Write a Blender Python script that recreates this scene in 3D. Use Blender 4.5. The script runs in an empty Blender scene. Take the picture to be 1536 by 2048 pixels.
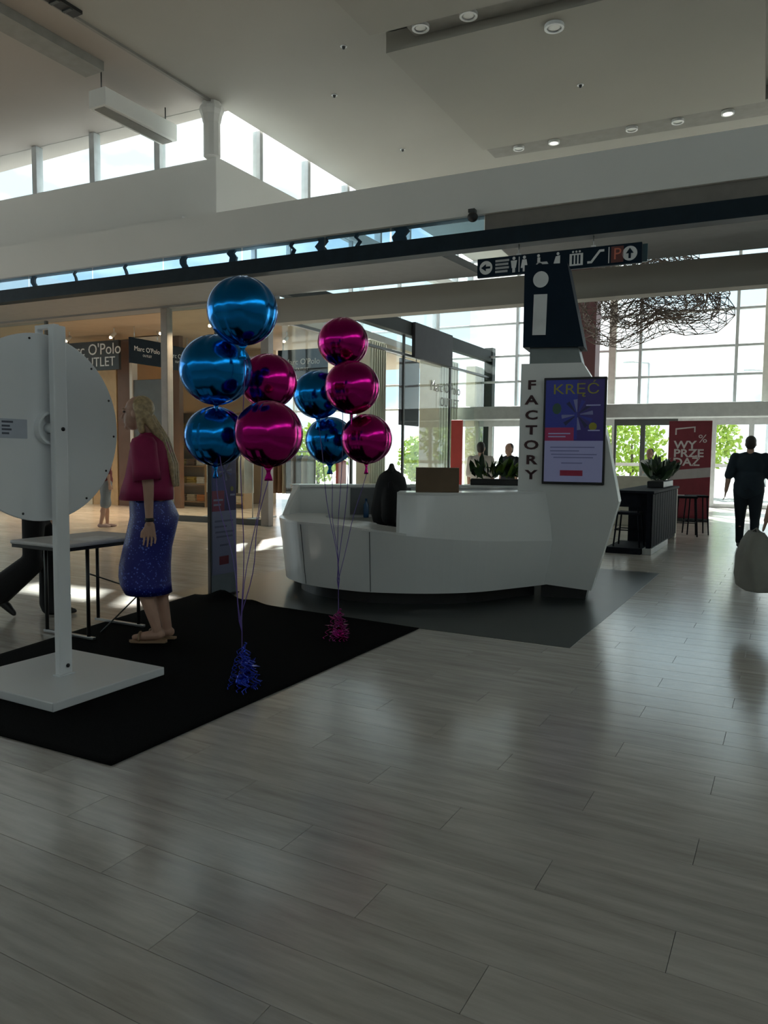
import bpy, bmesh, math, random
from mathutils import Vector, Matrix
R = math.radians
rnd = random.Random(7)
scene = bpy.context.scene
C = scene.collection

# ------------------------------------------------------------------ camera
# The floor grid is the world grid: X to the right along the planks, Y away towards the entrance.
cam_data = bpy.data.cameras.new('camera')
cam_data.sensor_fit = 'VERTICAL'
cam_data.sensor_height = 36.0
cam_data.lens = 1500.0 / 2048.0 * 36.0
cam_data.clip_end = 400
camera = bpy.data.objects.new('camera', cam_data)
C.objects.link(camera)
camera.matrix_world = (Matrix.Translation((0, 0, 1.4)) @ Matrix.Rotation(R(28.6), 4, 'Z')
                       @ Matrix.Rotation(R(90 - 4.2), 4, 'X') @ Matrix.Rotation(R(0.6), 4, 'Z'))
scene.camera = camera

# ------------------------------------------------------------------ light and exposure
SKY_STRENGTH = 1.5
world = bpy.data.worlds.new('sky')
scene.world = world
world.use_nodes = True
wn, wl = world.node_tree.nodes, world.node_tree.links
wn.clear()
w_out = wn.new('ShaderNodeOutputWorld')
w_bg = wn.new('ShaderNodeBackground')
w_tc = wn.new('ShaderNodeTexCoord')
w_map = wn.new('ShaderNodeMapping')
w_map.inputs['Scale'].default_value = (3.0, 3.0, 7.0)
w_noise = wn.new('ShaderNodeTexNoise')
w_noise.inputs['Scale'].default_value = 1.3
w_noise.inputs['Detail'].default_value = 7
w_ramp = wn.new('ShaderNodeValToRGB')
w_ramp.color_ramp.elements[0].position = 0.45
w_ramp.color_ramp.elements[0].color = (0.37, 0.45, 0.50, 1)
w_ramp.color_ramp.elements[1].position = 0.68
w_ramp.color_ramp.elements[1].color = (1.0, 0.98, 0.94, 1)
wl.new(w_tc.outputs['Generated'], w_map.inputs['Vector'])
wl.new(w_map.outputs['Vector'], w_noise.inputs['Vector'])
wl.new(w_noise.outputs['Fac'], w_ramp.inputs['Fac'])
wl.new(w_ramp.outputs['Color'], w_bg.inputs['Color'])
w_bg.inputs['Strength'].default_value = SKY_STRENGTH
wl.new(w_bg.outputs['Background'], w_out.inputs['Surface'])

sun_data = bpy.data.lights.new('sun', 'SUN')
sun_data.energy = 12.0
sun_data.angle = R(1.2)
sun_data.color = (1.0, 0.965, 0.91)
sun = bpy.data.objects.new('sun', sun_data)
C.objects.link(sun)
sun.rotation_euler = Vector((-0.41, 0.62, 0.74)).to_track_quat('Z', 'Y').to_euler()

scene.view_settings.view_transform = 'Standard'
scene.view_settings.look = 'None'
scene.view_settings.exposure = 1.05
scene.view_settings.gamma = 1.0
scene.view_settings.use_curve_mapping = False
scene.cycles.use_denoising = True
scene.cycles.use_adaptive_sampling = True
scene.cycles.adaptive_threshold = 0.02
scene.cycles.max_bounces = 7
scene.cycles.diffuse_bounces = 4
scene.cycles.glossy_bounces = 3
scene.cycles.transparent_max_bounces = 12
scene.cycles.sample_clamp_indirect = 4.0
scene.cycles.caustics_reflective = False
scene.cycles.caustics_refractive = False

# ------------------------------------------------------------------ materials
MATS = {}
def mat(name, col, rough=0.5, metal=0.0, var=0.08, scale=6.0, bump=0.0, bscale=60.0, spec=0.5, emit=None, estr=0.0, coat=0.0):
    if name in MATS: return MATS[name]
    m = bpy.data.materials.new(name); m.use_nodes = True
    n, l = m.node_tree.nodes, m.node_tree.links
    p = n['Principled BSDF']
    tc = n.new('ShaderNodeTexCoord'); no = n.new('ShaderNodeTexNoise')
    no.inputs['Scale'].default_value = scale; no.inputs['Detail'].default_value = 4
    l.new(tc.outputs['Object'], no.inputs['Vector'])
    rp = n.new('ShaderNodeValToRGB')
    lo = [max(0, c * (1 - var)) for c in col]; hi = [min(1, c * (1 + var)) for c in col]
    rp.color_ramp.elements[0].position = 0.3; rp.color_ramp.elements[1].position = 0.7
    rp.color_ramp.elements[0].color = (*lo, 1); rp.color_ramp.elements[1].color = (*hi, 1)
    l.new(no.outputs['Fac'], rp.inputs['Fac']); l.new(rp.outputs['Color'], p.inputs['Base Color'])
    p.inputs['Roughness'].default_value = rough; p.inputs['Metallic'].default_value = metal
    p.inputs['Specular IOR Level'].default_value = spec
    if coat: p.inputs['Coat Weight'].default_value = coat; p.inputs['Coat Roughness'].default_value = 0.08
    if emit:
        p.inputs['Emission Color'].default_value = (*emit, 1); p.inputs['Emission Strength'].default_value = estr
    if bump:
        b = n.new('ShaderNodeBump'); b.inputs['Strength'].default_value = bump; b.inputs['Distance'].default_value = 0.01
        n2 = n.new('ShaderNodeTexNoise'); n2.inputs['Scale'].default_value = bscale; n2.inputs['Detail'].default_value = 3
        l.new(tc.outputs['Object'], n2.inputs['Vector']); l.new(n2.outputs['Fac'], b.inputs['Height'])
        l.new(b.outputs['Normal'], p.inputs['Normal'])
    MATS[name] = m
    return m

def glass(name, tint=(0.92, 0.97, 0.97), refl=1.0):
    if name in MATS: return MATS[name]
    m = bpy.data.materials.new(name); m.use_nodes = True
    n, l = m.node_tree.nodes, m.node_tree.links; n.clear()
    o = n.new('ShaderNodeOutputMaterial'); t = n.new('ShaderNodeBsdfTransparent'); g = n.new('ShaderNodeBsdfGlossy')
    g.inputs['Roughness'].default_value = 0.02; t.inputs['Color'].default_value = (*tint, 1)
    # Schlick reflectance from the angle of incidence, the same for both faces of the pane
    ge = n.new('ShaderNodeNewGeometry'); dt = n.new('ShaderNodeVectorMath'); dt.operation = 'DOT_PRODUCT'
    l.new(ge.outputs['Normal'], dt.inputs[0]); l.new(ge.outputs['Incoming'], dt.inputs[1])
    ab = n.new('ShaderNodeMath'); ab.operation = 'ABSOLUTE'; l.new(dt.outputs['Value'], ab.inputs[0])
    om = n.new('ShaderNodeMath'); om.operation = 'SUBTRACT'; om.inputs[0].default_value = 1.0; l.new(ab.outputs[0], om.inputs[1])
    pw = n.new('ShaderNodeMath'); pw.operation = 'POWER'; pw.inputs[1].default_value = 5.0; l.new(om.outputs[0], pw.inputs[0])
    mu = n.new('ShaderNodeMath'); mu.operation = 'MULTIPLY_ADD'; mu.inputs[1].default_value = .8 * refl; mu.inputs[2].default_value = .03 * refl
    mx = n.new('ShaderNodeMixShader')
    l.new(pw.outputs[0], mu.inputs[0]); l.new(mu.outputs[0], mx.inputs['Fac'])
    l.new(t.outputs[0], mx.inputs[1]); l.new(g.outputs[0], mx.inputs[2]); l.new(mx.outputs[0], o.inputs['Surface'])
    MATS[name] = m
    return m

def plank_material():
    m = bpy.data.materials.new('wood_look_plank'); m.use_nodes = True
    n, l = m.node_tree.nodes, m.node_tree.links; p = n['Principled BSDF']
    g = n.new('ShaderNodeNewGeometry'); sx = n.new('ShaderNodeSeparateXYZ'); l.new(g.outputs['Position'], sx.inputs[0])
    def M(op, a, b=None):
        k = n.new('ShaderNodeMath'); k.operation = op
        for i, v in enumerate((a, b)):
            if v is None: continue
            if isinstance(v, (int, float)): k.inputs[i].default_value = v
            else: l.new(v, k.inputs[i])
        return k.outputs[0]
    row = M('FLOOR', M('DIVIDE', M('SUBTRACT', sx.outputs['Y'], 1.465), 0.209))
    colx = M('FLOOR', M('DIVIDE', M('ADD', M('ADD', sx.outputs['X'], 0.248), M('MULTIPLY', row, 0.4327)), 1.298))
    cb = n.new('ShaderNodeCombineXYZ'); l.new(row, cb.inputs[0]); l.new(colx, cb.inputs[1])
    wnz = n.new('ShaderNodeTexWhiteNoise'); l.new(cb.outputs[0], wnz.inputs['Vector'])
    # stretched grain, shifted per plank
    sc = n.new('ShaderNodeVectorMath'); sc.operation = 'MULTIPLY'; sc.inputs[1].default_value = (1.6, 14.0, 1.0)
    l.new(g.outputs['Position'], sc.inputs[0])
    ad = n.new('ShaderNodeVectorMath'); ad.operation = 'MULTIPLY_ADD'; ad.inputs[1].default_value = (13, 17, 11)
    l.new(wnz.outputs['Color'], ad.inputs[0]); l.new(sc.outputs[0], ad.inputs[2])
    gr = n.new('ShaderNodeTexNoise'); gr.inputs['Scale'].default_value = 1.4; gr.inputs['Detail'].default_value = 7; gr.inputs['Roughness'].default_value = 0.62
    l.new(ad.outputs[0], gr.inputs['Vector'])
    rp = n.new('ShaderNodeValToRGB'); e = rp.color_ramp.elements
    e[0].position = 0.28; e[0].color = (0.42, 0.385, 0.345, 1); e[1].position = 0.72; e[1].color = (0.64, 0.605, 0.56, 1)
    l.new(gr.outputs['Fac'], rp.inputs['Fac'])
    hs = n.new('ShaderNodeHueSaturation'); l.new(rp.outputs['Color'], hs.inputs['Color'])
    l.new(M('MULTIPLY_ADD', wnz.outputs['Value'], 0.16), hs.inputs['Value'])
    hs.inputs['Value'].links[0].from_node.inputs[2].default_value = 0.92
    l.new(hs.outputs['Color'], p.inputs['Base Color'])
    rr = M('MULTIPLY_ADD', gr.outputs['Fac'], 0.12); rr.node.inputs[2].default_value = 0.13
    l.new(rr, p.inputs['Roughness'])
    bp = n.new('ShaderNodeBump'); bp.inputs['Strength'].default_value = 0.10; bp.inputs['Distance'].default_value = 0.004
    l.new(gr.outputs['Fac'], bp.inputs['Height']); l.new(bp.outputs['Normal'], p.inputs['Normal'])
    p.inputs['Specular IOR Level'].default_value = 1.0
    return m

M_PLANK = plank_material()
M_GROUT = mat('floor_joint', (0.09, 0.08, 0.07), 0.9)
M_INSET = mat('dark_floor_tile', (0.022, 0.028, 0.027), 0.32, var=0.2, scale=3)
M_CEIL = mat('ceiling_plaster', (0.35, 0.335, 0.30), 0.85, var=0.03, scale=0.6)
M_RAFT = mat('shaded_raft_plaster', (0.32, 0.305, 0.27), 0.85, var=.03, scale=.6)  # darker than the ceiling: the raft's shading is put into the colour
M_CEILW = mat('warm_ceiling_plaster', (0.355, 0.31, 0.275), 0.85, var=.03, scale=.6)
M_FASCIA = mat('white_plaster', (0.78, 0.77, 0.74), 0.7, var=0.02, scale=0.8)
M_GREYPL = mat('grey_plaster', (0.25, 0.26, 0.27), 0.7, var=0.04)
M_DARKBAND = mat('dark_metal_band', (0.008, 0.018, 0.028), 0.5, var=0.2, spec=.2)
M_FRAME = mat('window_frame_grey', (0.55, 0.57, 0.58), 0.4, metal=0.2)
M_FRAMED = mat('dark_frame', (0.05, 0.055, 0.055), 0.4)
M_GLASS = glass('clear_glass')
M_GLASSB = glass('tinted_blue_glass', (0.62, 0.76, 0.86))
M_WHITE = mat('white_lacquer', (0.80, 0.81, 0.80), 0.25, var=0.015, scale=2, coat=0.3)
M_WHITEM = mat('white_painted_board', (0.78, 0.80, 0.82), 0.35, var=0.02, scale=2)
M_BLACK = mat('black_plastic', (0.012, 0.012, 0.013), 0.45)
M_CARPET = mat('black_felt_carpet', (0.006, 0.006, 0.006), 1.0, var=0.4, scale=90, bump=0.6, bscale=400, spec=0.05)
M_CHROME = mat('brushed_metal', (0.55, 0.56, 0.57), 0.3, metal=0.9)
M_NAVY = mat('navy_sign_face', (0.006, 0.016, 0.030), 0.6, spec=.15)
M_SIGNW = mat('sign_white', (0.75, 0.76, 0.76), 0.5)
M_RED = mat('red_banner_fabric', (0.20, 0.022, 0.036), 0.6)
M_SKIN = mat('skin', (0.50, 0.30, 0.22), 0.55, var=0.06, scale=12)
M_HAIRB = mat('blonde_hair', (0.42, 0.31, 0.17), 0.5, var=0.35, scale=40)
M_HAIRD = mat('dark_hair', (0.02, 0.015, 0.012), 0.5, var=0.3, scale=40)

# ------------------------------------------------------------------ mesh helpers
class MB:
    """Collects shapes; build() links them as ONE mesh object."""
    def __init__(self): self.v = []; self.f = []; self.smooth = []
    def add(self, v, f, smooth=False):
        o = len(self.v); self.v += [tuple(p) for p in v]
        for q in f: self.f.append([i + o for i in q]); self.smooth.append(smooth)
        return self
    def box(self, x0, x1, y0, y1, z0, z1):
        v = [(x, y, z) for z in (z0, z1) for (x, y) in ((x0, y0), (x1, y0), (x1, y1), (x0, y1))]
        return self.add(v, [(3, 2, 1, 0), (4, 5, 6, 7), (0, 1, 5, 4), (1, 2, 6, 5), (2, 3, 7, 6), (3, 0, 4, 7)])
    def bbox(self, x0, x1, y0, y1, z0, z1, b=0.01):
        """box with chamfered edges"""
        bm = bmesh.new(); bmesh.ops.create_cube(bm, size=1)
        for q in bm.verts:
            q.co = Vector(((x0 + x1) / 2 + q.co.x * (x1 - x0), (y0 + y1) / 2 + q.co.y * (y1 - y0), (z0 + z1) / 2 + q.co.z * (z1 - z0)))
        b = min(b, .45 * min(abs(x1 - x0), abs(y1 - y0), abs(z1 - z0)))
        bmesh.ops.bevel(bm, geom=bm.edges[:], offset=b, segments=2, affect='EDGES', profile=0.5)
        return self.frombm(bm)
    def frombm(self, bm, smooth=False, mtx=None):
        bm.verts.index_update()
        v = [tuple((mtx @ q.co) if mtx else q.co) for q in bm.verts]
        f = [[q.index for q in g.verts] for g in bm.faces]; bm.free()
        return self.add(v, f, smooth)
    def prism(self, pts, d0, d1, plane='xz'):
        """polygon (counter-clockwise list of 2-D points) extruded from d0 to d1 along the third axis"""
        n = len(pts)
        def P(a, b, d): return {'xz': (a, d, b), 'xy': (a, b, d), 'yz': (d, a, b)}[plane]
        v = [P(a, b, d0) for a, b in pts] + [P(a, b, d1) for a, b in pts]
        f = [list(range(n))[::-1], list(range(n, 2 * n))] + [(i, (i + 1) % n, n + (i + 1) % n, n + i) for i in range(n)]
        return self.add(v, f)
    def tube(self, pts, r, seg=10, cap=True, smooth=True):
        pts = [Vector(p) for p in pts]; n = len(pts)
        rs = r if isinstance(r, (list, tuple)) else [r] * n
        v = []; up = None
        for i, p in enumerate(pts):
            d = (pts[min(i + 1, n - 1)] - pts[max(i - 1, 0)]).normalized()
            if up is None: up = Vector((0, 0, 1)) if abs(d.z) < .9 else Vector((1, 0, 0))
            a = d.cross(up)
            if a.length < 1e-5: a = d.orthogonal()
            a.normalize(); b = a.cross(d).normalized(); up = b
            for k in range(seg):
                t = 2 * math.pi * k / seg
                v.append(p + (a * math.cos(t) + b * math.sin(t)) * rs[i])
        f = [(i * seg + k, i * seg + (k + 1) % seg, (i + 1) * seg + (k + 1) % seg, (i + 1) * seg + k) for i in range(n - 1) for k in range(seg)]
        self.add(v, f, smooth)
        if cap:
            o = len(self.v) - len(v)
            self.f.append([o + k for k in range(seg)][::-1]); self.smooth.append(False)
            self.f.append([o + (n - 1) * seg + k for k in range(seg)]); self.smooth.append(False)
        return self
    def loft(self, rings, closed=True, cap=True, smooth=True):
        n = len(rings[0]); v = [p for r_ in rings for p in r_]
        m = n if closed else n - 1
        f = [(i * n + k, i * n + (k + 1) % n, (i + 1) * n + (k + 1) % n, (i + 1) * n + k) for i in range(len(rings) - 1) for k in range(m)]
        o = len(self.v); self.add(v, f, smooth)
        if cap and closed:
            self.f.append([o + k for k in range(n)][::-1]); self.smooth.append(False)
            self.f.append([o + (len(rings) - 1) * n + k for k in range(n)]); self.smooth.append(False)
        return self
    def lathe(self, prof, seg=24, c=(0, 0, 0), smooth=True, cap=True):
        rings = [[(c[0] + r_ * math.cos(2 * math.pi * k / seg), c[1] + r_ * math.sin(2 * math.pi * k / seg), c[2] + z) for k in range(seg)] for r_, z in prof]
        return self.loft(rings, smooth=smooth, cap=cap)
    def ell(self, c, rad, seg=18, rings=12, rot=None):
        v = [];
        for i in range(rings + 1):
            ph = math.pi * i / rings
            for k in range(seg):
                t = 2 * math.pi * k / seg
                p = Vector((rad[0] * math.sin(ph) * math.cos(t), rad[1] * math.sin(ph) * math.sin(t), -rad[2] * math.cos(ph)))
                if rot: p = rot @ p
                v.append(p + Vector(c))
        f = [(i * seg + k, i * seg + (k + 1) % seg, (i + 1) * seg + (k + 1) % seg, (i + 1) * seg + k) for i in range(rings) for k in range(seg)]
        return self.add(v, f, True)
    def cap(self, p, r0, q, r1, seg=14):
        """capsule with two radii"""
        p, q = Vector(p), Vector(q); d = q - p; L = max(d.length, 1e-6); d /= L
        pts, rs = [], []
        for a in (-1, -.85, -.55): pts.append(p + d * a * r0); rs.append(r0 * math.sqrt(max(0.0009, 1 - a * a)))
        for a in (0, .5, 1): pts.append(p + d * a * L); rs.append(r0 + (r1 - r0) * a)
        for a in (.55, .85, 1): pts.append(q + d * a * r1); rs.append(r1 * math.sqrt(max(0.0009, 1 - a * a)))
        return self.tube(pts, rs, seg)
    def mesh(self, name):
        me = bpy.data.meshes.new(name); me.from_pydata(self.v, [], self.f)
        me.polygons.foreach_set('use_smooth', self.smooth); me.update()
        return me
    def build(self, name, m, parent=None, loc=(0, 0, 0), rotz=0.0, fix=False):
        me = self.mesh(name); me.materials.append(m)
        if fix:
            bm = bmesh.new(); bm.from_mesh(me); bmesh.ops.remove_doubles(bm, verts=bm.verts, dist=1e-5)
            bmesh.ops.recalc_face_normals(bm, faces=bm.faces); bm.to_mesh(me); bm.free()
        return link(name, me, parent, loc, rotz)

def link(name, data, parent=None, loc=(0, 0, 0), rotz=0.0):
    o = bpy.data.objects.new(name, data); C.objects.link(o)
    o.location = loc; o.rotation_euler = (0, 0, rotz); o.parent = parent
    return o
def tag(o, label, cat, group=None):
    o['label'] = label; o['category'] = cat
    if group: o['group'] = group
    return o
def thing(name, label, cat, loc=(0, 0, 0), rotz=0.0, group=None):
    return tag(link(name, None, None, loc, rotz), label, cat, group)
def struct(o, label=None):
    o['kind'] = 'structure'
    if label: o['label'] = label
    return o
def stuff(o): o['kind'] = 'stuff'; return o
def text(name, body, size, m, parent=None, loc=(0, 0, 0), rot=(R(90), 0, 0), ext=0.002, align='CENTER', sx=1.0, off=0.0):
    cu = bpy.data.curves.new(name, 'FONT'); cu.body = body; cu.size = size; cu.extrude = ext; cu.offset = off
    cu.align_x = align; cu.align_y = 'CENTER'; cu.resolution_u = 3; cu.materials.append(m)
    tmp = bpy.data.objects.new(name, cu); me = bpy.data.meshes.new_from_object(tmp)
    bpy.data.objects.remove(tmp); bpy.data.curves.remove(cu)
    if not me.materials: me.materials.append(m)
    o = link(name, me, parent, loc); o.rotation_euler = rot; o.scale = (sx, 1, 1)
    return o
def copy_tree(o, parent=None):
    c = o.copy(); C.objects.link(c); c.parent = parent
    for ch in list(o.children): copy_tree(ch, c)
    return c
def blob(name, mb, m, parent, voxel=0.01, smooth=3):
    """one continuous skin grown over overlapping closed shapes"""
    o = mb.build(name, m, parent)
    md = o.modifiers.new('remesh', 'REMESH'); md.mode = 'VOXEL'; md.voxel_size = voxel; md.use_smooth_shade = True
    if smooth:
        s = o.modifiers.new('smooth', 'SMOOTH'); s.iterations = smooth; s.factor = 0.5
    return o

# The hall's cross beams run 3.26 degrees off the floor grid: frame B.
A = R(3.26); CA, SA = math.cos(A), math.sin(A)
def Bw(xb, yb, z=0.0): return (xb * CA - yb * SA, xb * SA + yb * CA, z)

# ================================================================== STRUCTURE
# ---- floor: base slab, planks, dark inset
floor = struct(MB().box(-26, 9, -12, 27, -0.12, -0.006).build('floor', M_GROUT))
PW, PL, ROW0 = 0.209, 1.298, 1.465
plank_me = MB().bbox(0.0006, PL - 0.0012, 0.0006, PW - 0.0012, -0.012, 0.0, 0.0008).mesh('plank'); plank_me.materials.append(M_PLANK)
cands = []
for k in range(-62, 112):
    y = ROW0 + k * PW
    off = -0.248 - 0.43267 * k
    j0 = math.floor((-22 - off) / PL)
    for j in range(j0, j0 + 26):
        x = off + j * PL
        if x < -22 or x > 7.4: continue
        cx, cy = x + PL / 2, y + PW / 2
        if -5.42 < x and x + PL < -1.42 and 5.7 < y < 9.4: continue
        d = -cx * math.sin(R(28.6)) + cy * math.cos(R(28.6)); lat = cx * math.cos(R(28.6)) + cy * math.sin(R(28.6))
        seen = d > 1.0 and abs(lat) < d * 0.53 + 0.9
        under = (-4.7 < x and x + PL < -2.63 and 2.4 < y < 5.3)
        cands.append(((0 if seen and not under else 1, math.hypot(cx, cy)), x, y))
cands.sort()
for _, x, y in cands[:300]:
    link('plank', plank_me, floor, (x, y, 0))
field = MB()
for _, x, y in cands[300:]:
    field.box(x + .0006, x + PL - .0012, y + .0006, y + PW - .0012, -0.012, 0)
stuff(field.build('plank_field', M_PLANK, floor))
struct(MB().box(-5.47, -1.40, 5.47, 9.7, -0.004, 0.002).build('floor_inset', M_INSET), 'dark grey tiled floor inset under the information desk')

# ---- main ceiling of the high hall: two plaster fields, clerestory side at world X -9.73
ZC = 7.92
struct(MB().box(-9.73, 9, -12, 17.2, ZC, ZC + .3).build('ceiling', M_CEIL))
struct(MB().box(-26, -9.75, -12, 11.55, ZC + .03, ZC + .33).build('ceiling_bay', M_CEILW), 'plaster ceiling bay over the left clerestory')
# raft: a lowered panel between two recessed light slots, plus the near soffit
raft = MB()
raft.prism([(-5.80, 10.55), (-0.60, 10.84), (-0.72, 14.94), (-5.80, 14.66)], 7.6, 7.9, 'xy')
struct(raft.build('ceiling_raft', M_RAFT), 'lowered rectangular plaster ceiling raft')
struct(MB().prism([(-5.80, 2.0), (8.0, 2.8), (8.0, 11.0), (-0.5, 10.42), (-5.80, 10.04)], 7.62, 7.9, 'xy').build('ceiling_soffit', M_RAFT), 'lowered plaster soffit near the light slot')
M_SLOT = mat('slot_shade_grey', (0.24, 0.23, 0.21), 0.8)  # dark tone puts the shade of the slots and groove into the colour
struct(MB().prism([(-5.78, 14.72), (1.5, 15.13), (1.5, 15.85), (-5.78, 15.3)], 7.66, 7.90, 'xy').build('trim_1', M_SLOT), 'recessed ceiling slot with downlights, recess shade painted grey')
struct(MB().prism([(-5.3, 10.08), (-0.6, 10.36), (-0.6, 10.83), (-5.3, 10.54)], 7.72, 7.9, 'xy').build('trim_2', M_SLOT), 'recessed ceiling slot near the camera, recess shade painted grey')

# ---- clerestory: sill walls, mullions, panes (L-shaped, corner at world (-9.727, 11.146))
struct(MB().box(-20, -9.08, 11.68, 11.98, 5.62, 6.93).build('wall_clerestory', M_FASCIA, None, (0, 0, 0), A), 'white plaster sill wall under the left clerestory windows')
ws_ = MB(); ws_.box(-9.98, -9.727, 11.15, 12.4, 5.62, 6.96); ws_.box(-9.98, -9.727, 12.4, 13.6, 6.3, 6.96); ws_.box(-9.98, -9.727, 13.6, 24.0, 6.7, 6.96)
lowg = struct(link('added_window_11', None), 'added unseen glazing between shop roof and clerestory sill, letting sky show')  # added out of view so bright sky shows through the ribbon glass
for a_, b_ , t_ in ((12.45, 13.58, 6.3), (13.65, 16.2, 6.7), (16.25, 18.8, 6.7), (18.85, 21.4, 6.7), (21.45, 24.0, 6.7)): MB().box(-9.86, -9.84, a_, b_, 5.0, t_).build('pane', M_GLASS, lowg)
for y_ in (12.42, 13.62, 16.22, 18.82, 21.42): MB().box(-9.90, -9.80, y_ - .03, y_ + .03, 5.0, 6.7 if y_ > 13 else 6.3).build('mullion', M_FRAME, lowg)
struct(ws_.build('wall_clerestory_side', M_FASCIA), 'white plaster sill wall returning towards the entrance')
win = struct(link('window_1', None, None, (0, 0, 0), A), 'left clerestory window row')
xs = [-19.0, -17.3, -15.62, -13.93, -12.26, -10.54, -9.2]
for i in range(len(xs) - 1):
    MB().box(xs[i] + .05, xs[i + 1] - .05, 11.80, 11.82, 6.93, 7.95).build('pane', M_GLASS, win)
for x in xs[:-1]:
    MB().bbox(x - .07, x + .07, 11.72, 11.90, 6.93, 7.95, .01).build('mullion', M_FRAME, win)
MB().box(-19, -9.1, 11.74, 11.88, 6.93, 6.97).build('sill', M_FRAME, win)
win = struct(link('window_2', None), 'right clerestory window row')
ys = [11.4, 12.56, 14.27, 15.95, 17.6, 19.3, 21.0, 22.7, 24.0]
for i in range(len(ys) - 1):
    MB().box(-9.86, -9.84, ys[i] + .04, ys[i + 1] - .04, 6.96, 7.95).build('pane', M_GLASS, win)
for y in ys[1:]:
    MB().bbox(-9.95, -9.76, y - .05, y + .05, 6.96, 7.95, .01).build('mullion', M_FRAME, win)

# column at the clerestory corner
col = thing('column', 'pale round column with flared capital at the clerestory corner', 'column', (-9.80, 11.12, 6.95))
MB().lathe([(.155, 0), (.155, .62)], 10, smooth=False).build('shaft', M_FASCIA, col)
MB().lathe([(.155, .60), (.165, .62), (.19, .74), (.225, .82), (.225, .88), (.18, .90), (.18, .97)], 10, smooth=False).build('capital', M_FASCIA, col)

# ---- bridge beam: fascia, glazed strip, dark band
struct(MB().box(-24, 8, 10.5, 10.75, 4.87, 5.48).build('trim_3', M_FASCIA, None, (0, 0, 0), A), 'long white fascia beam crossing the hall')
struct(MB().box(-24, -9.1, 10.75, 11.72, 5.44, 5.62).build('trim_4', M_FASCIA, None, (0, 0, 0), A), 'soffit board behind the fascia beam')
struct(MB().box(-24, 8, 10.5, 10.72, 4.405, 4.64).build('trim_5', M_DARKBAND, None, (0, 0, 0), A), 'dark navy metal band under the glazed strip')
strip = struct(link('window_3', None, None, (0, 0, 0), A), 'ribbon of tinted glass between fascia and dark band')
for i, x in enumerate([-20, -18.2, -16.4, -14.6, -12.8, -11.1, -9.4, -7.7, -6.1, -4.95]):
    nx = [-18.2, -16.4, -14.6, -12.8, -11.1, -9.4, -7.7, -6.1, -4.95, -3.45][i]
    MB().box(x + .02, nx - .02, 10.58, 10.60, 4.64, 4.87).build('pane', M_GLASSB, strip)
for x, w in ((-12.75, .10), (-11.62, .03), (-10.35, .04), (-9.0, .12), (-7.95, .14), (-6.75, .05), (-6.2, .16), (-5.55, .05), (-4.82, .22)):
    pts = [(x + .04 * math.sin(9 * t + x * 5), 10.66, 4.62 + .27 * t) for t in (0, .25, .5, .75, 1)]
    mb = MB()
    for a, b in zip(pts[:-1], pts[1:]):
        mb.prism([(a[0] - w / 2, a[2]), (a[0] + w / 2, a[2]), (b[0] + w / 2, b[2]), (b[0] - w / 2, b[2])], 10.64, 10.69)
    mb.build('mullion', mat('reflected_mullion', (0.12, 0.14, 0.15), .5), strip)  # wavy dark bars stand in for mullions reflected in the glass
struct(MB().box(-3.45, 8, 10.56, 10.7, 4.64, 4.87).build('trim_6', mat('ceiling_reflection_panel', (.20, .18, .16), .5), None, (0, 0, 0), A), 'opaque panel in the tone of the reflected ceiling, right end of the glazed strip')  # brown-grey tone stands in for the ceiling reflected in the strip
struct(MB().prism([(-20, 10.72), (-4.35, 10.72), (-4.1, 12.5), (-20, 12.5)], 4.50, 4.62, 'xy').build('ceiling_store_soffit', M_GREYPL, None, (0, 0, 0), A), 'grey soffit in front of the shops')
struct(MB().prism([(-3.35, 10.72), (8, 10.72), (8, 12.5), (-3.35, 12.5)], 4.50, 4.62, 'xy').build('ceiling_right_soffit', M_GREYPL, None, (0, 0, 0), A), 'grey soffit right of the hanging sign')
# header beam further in
struct(MB().box(-8.4, 8, 12.5, 12.8, 3.98, 4.44).build('trim_7', M_CEIL, None, (0, 0, 0), A), 'cream header beam across the entrance hall')
struct(MB().box(-20, -8.4, 12.42, 12.8, 4.46, 5.05).build('trim_8', M_GREYPL, None, (0, 0, 0), A), 'grey shop fascia')

# ---- entrance facade at yb 24.5
fac = struct(link('window_4', None, None, (0, 0, 0), A), 'tall glazed entrance facade with transoms and mullions')
FX = [-18.2, -15.4, -12.6, -9.75, -6.8, -3.75, -2.92, -0.24, 0.58, 3.3, 6.0, 8.2]
FZ = [3.08, 3.93, 4.77, 5.83, 6.9, 7.95]
for i in range(len(FX) - 1):
    for k in range(len(FZ) - 1):
        MB().box(FX[i] + .03, FX[i + 1] - .03, 24.52, 24.54, FZ[k] + .02, FZ[k + 1] - .02).build('pane', M_GLASS, fac)
for x in FX:
    w = .11 if x in (-3.75, .58) else .045
    MB().bbox(x - w, x + w, 24.42, 24.62, 2.6, 8.0, .01).build('mullion', mat('cream_frame', (.66, .64, .58), .5) if w > .1 else M_FRAME, fac)
for z in FZ:
    MB().bbox(-18.2, 8.2, 24.46, 24.60, z - .035, z + .035, .01).build('transom', M_FRAME, fac)
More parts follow.
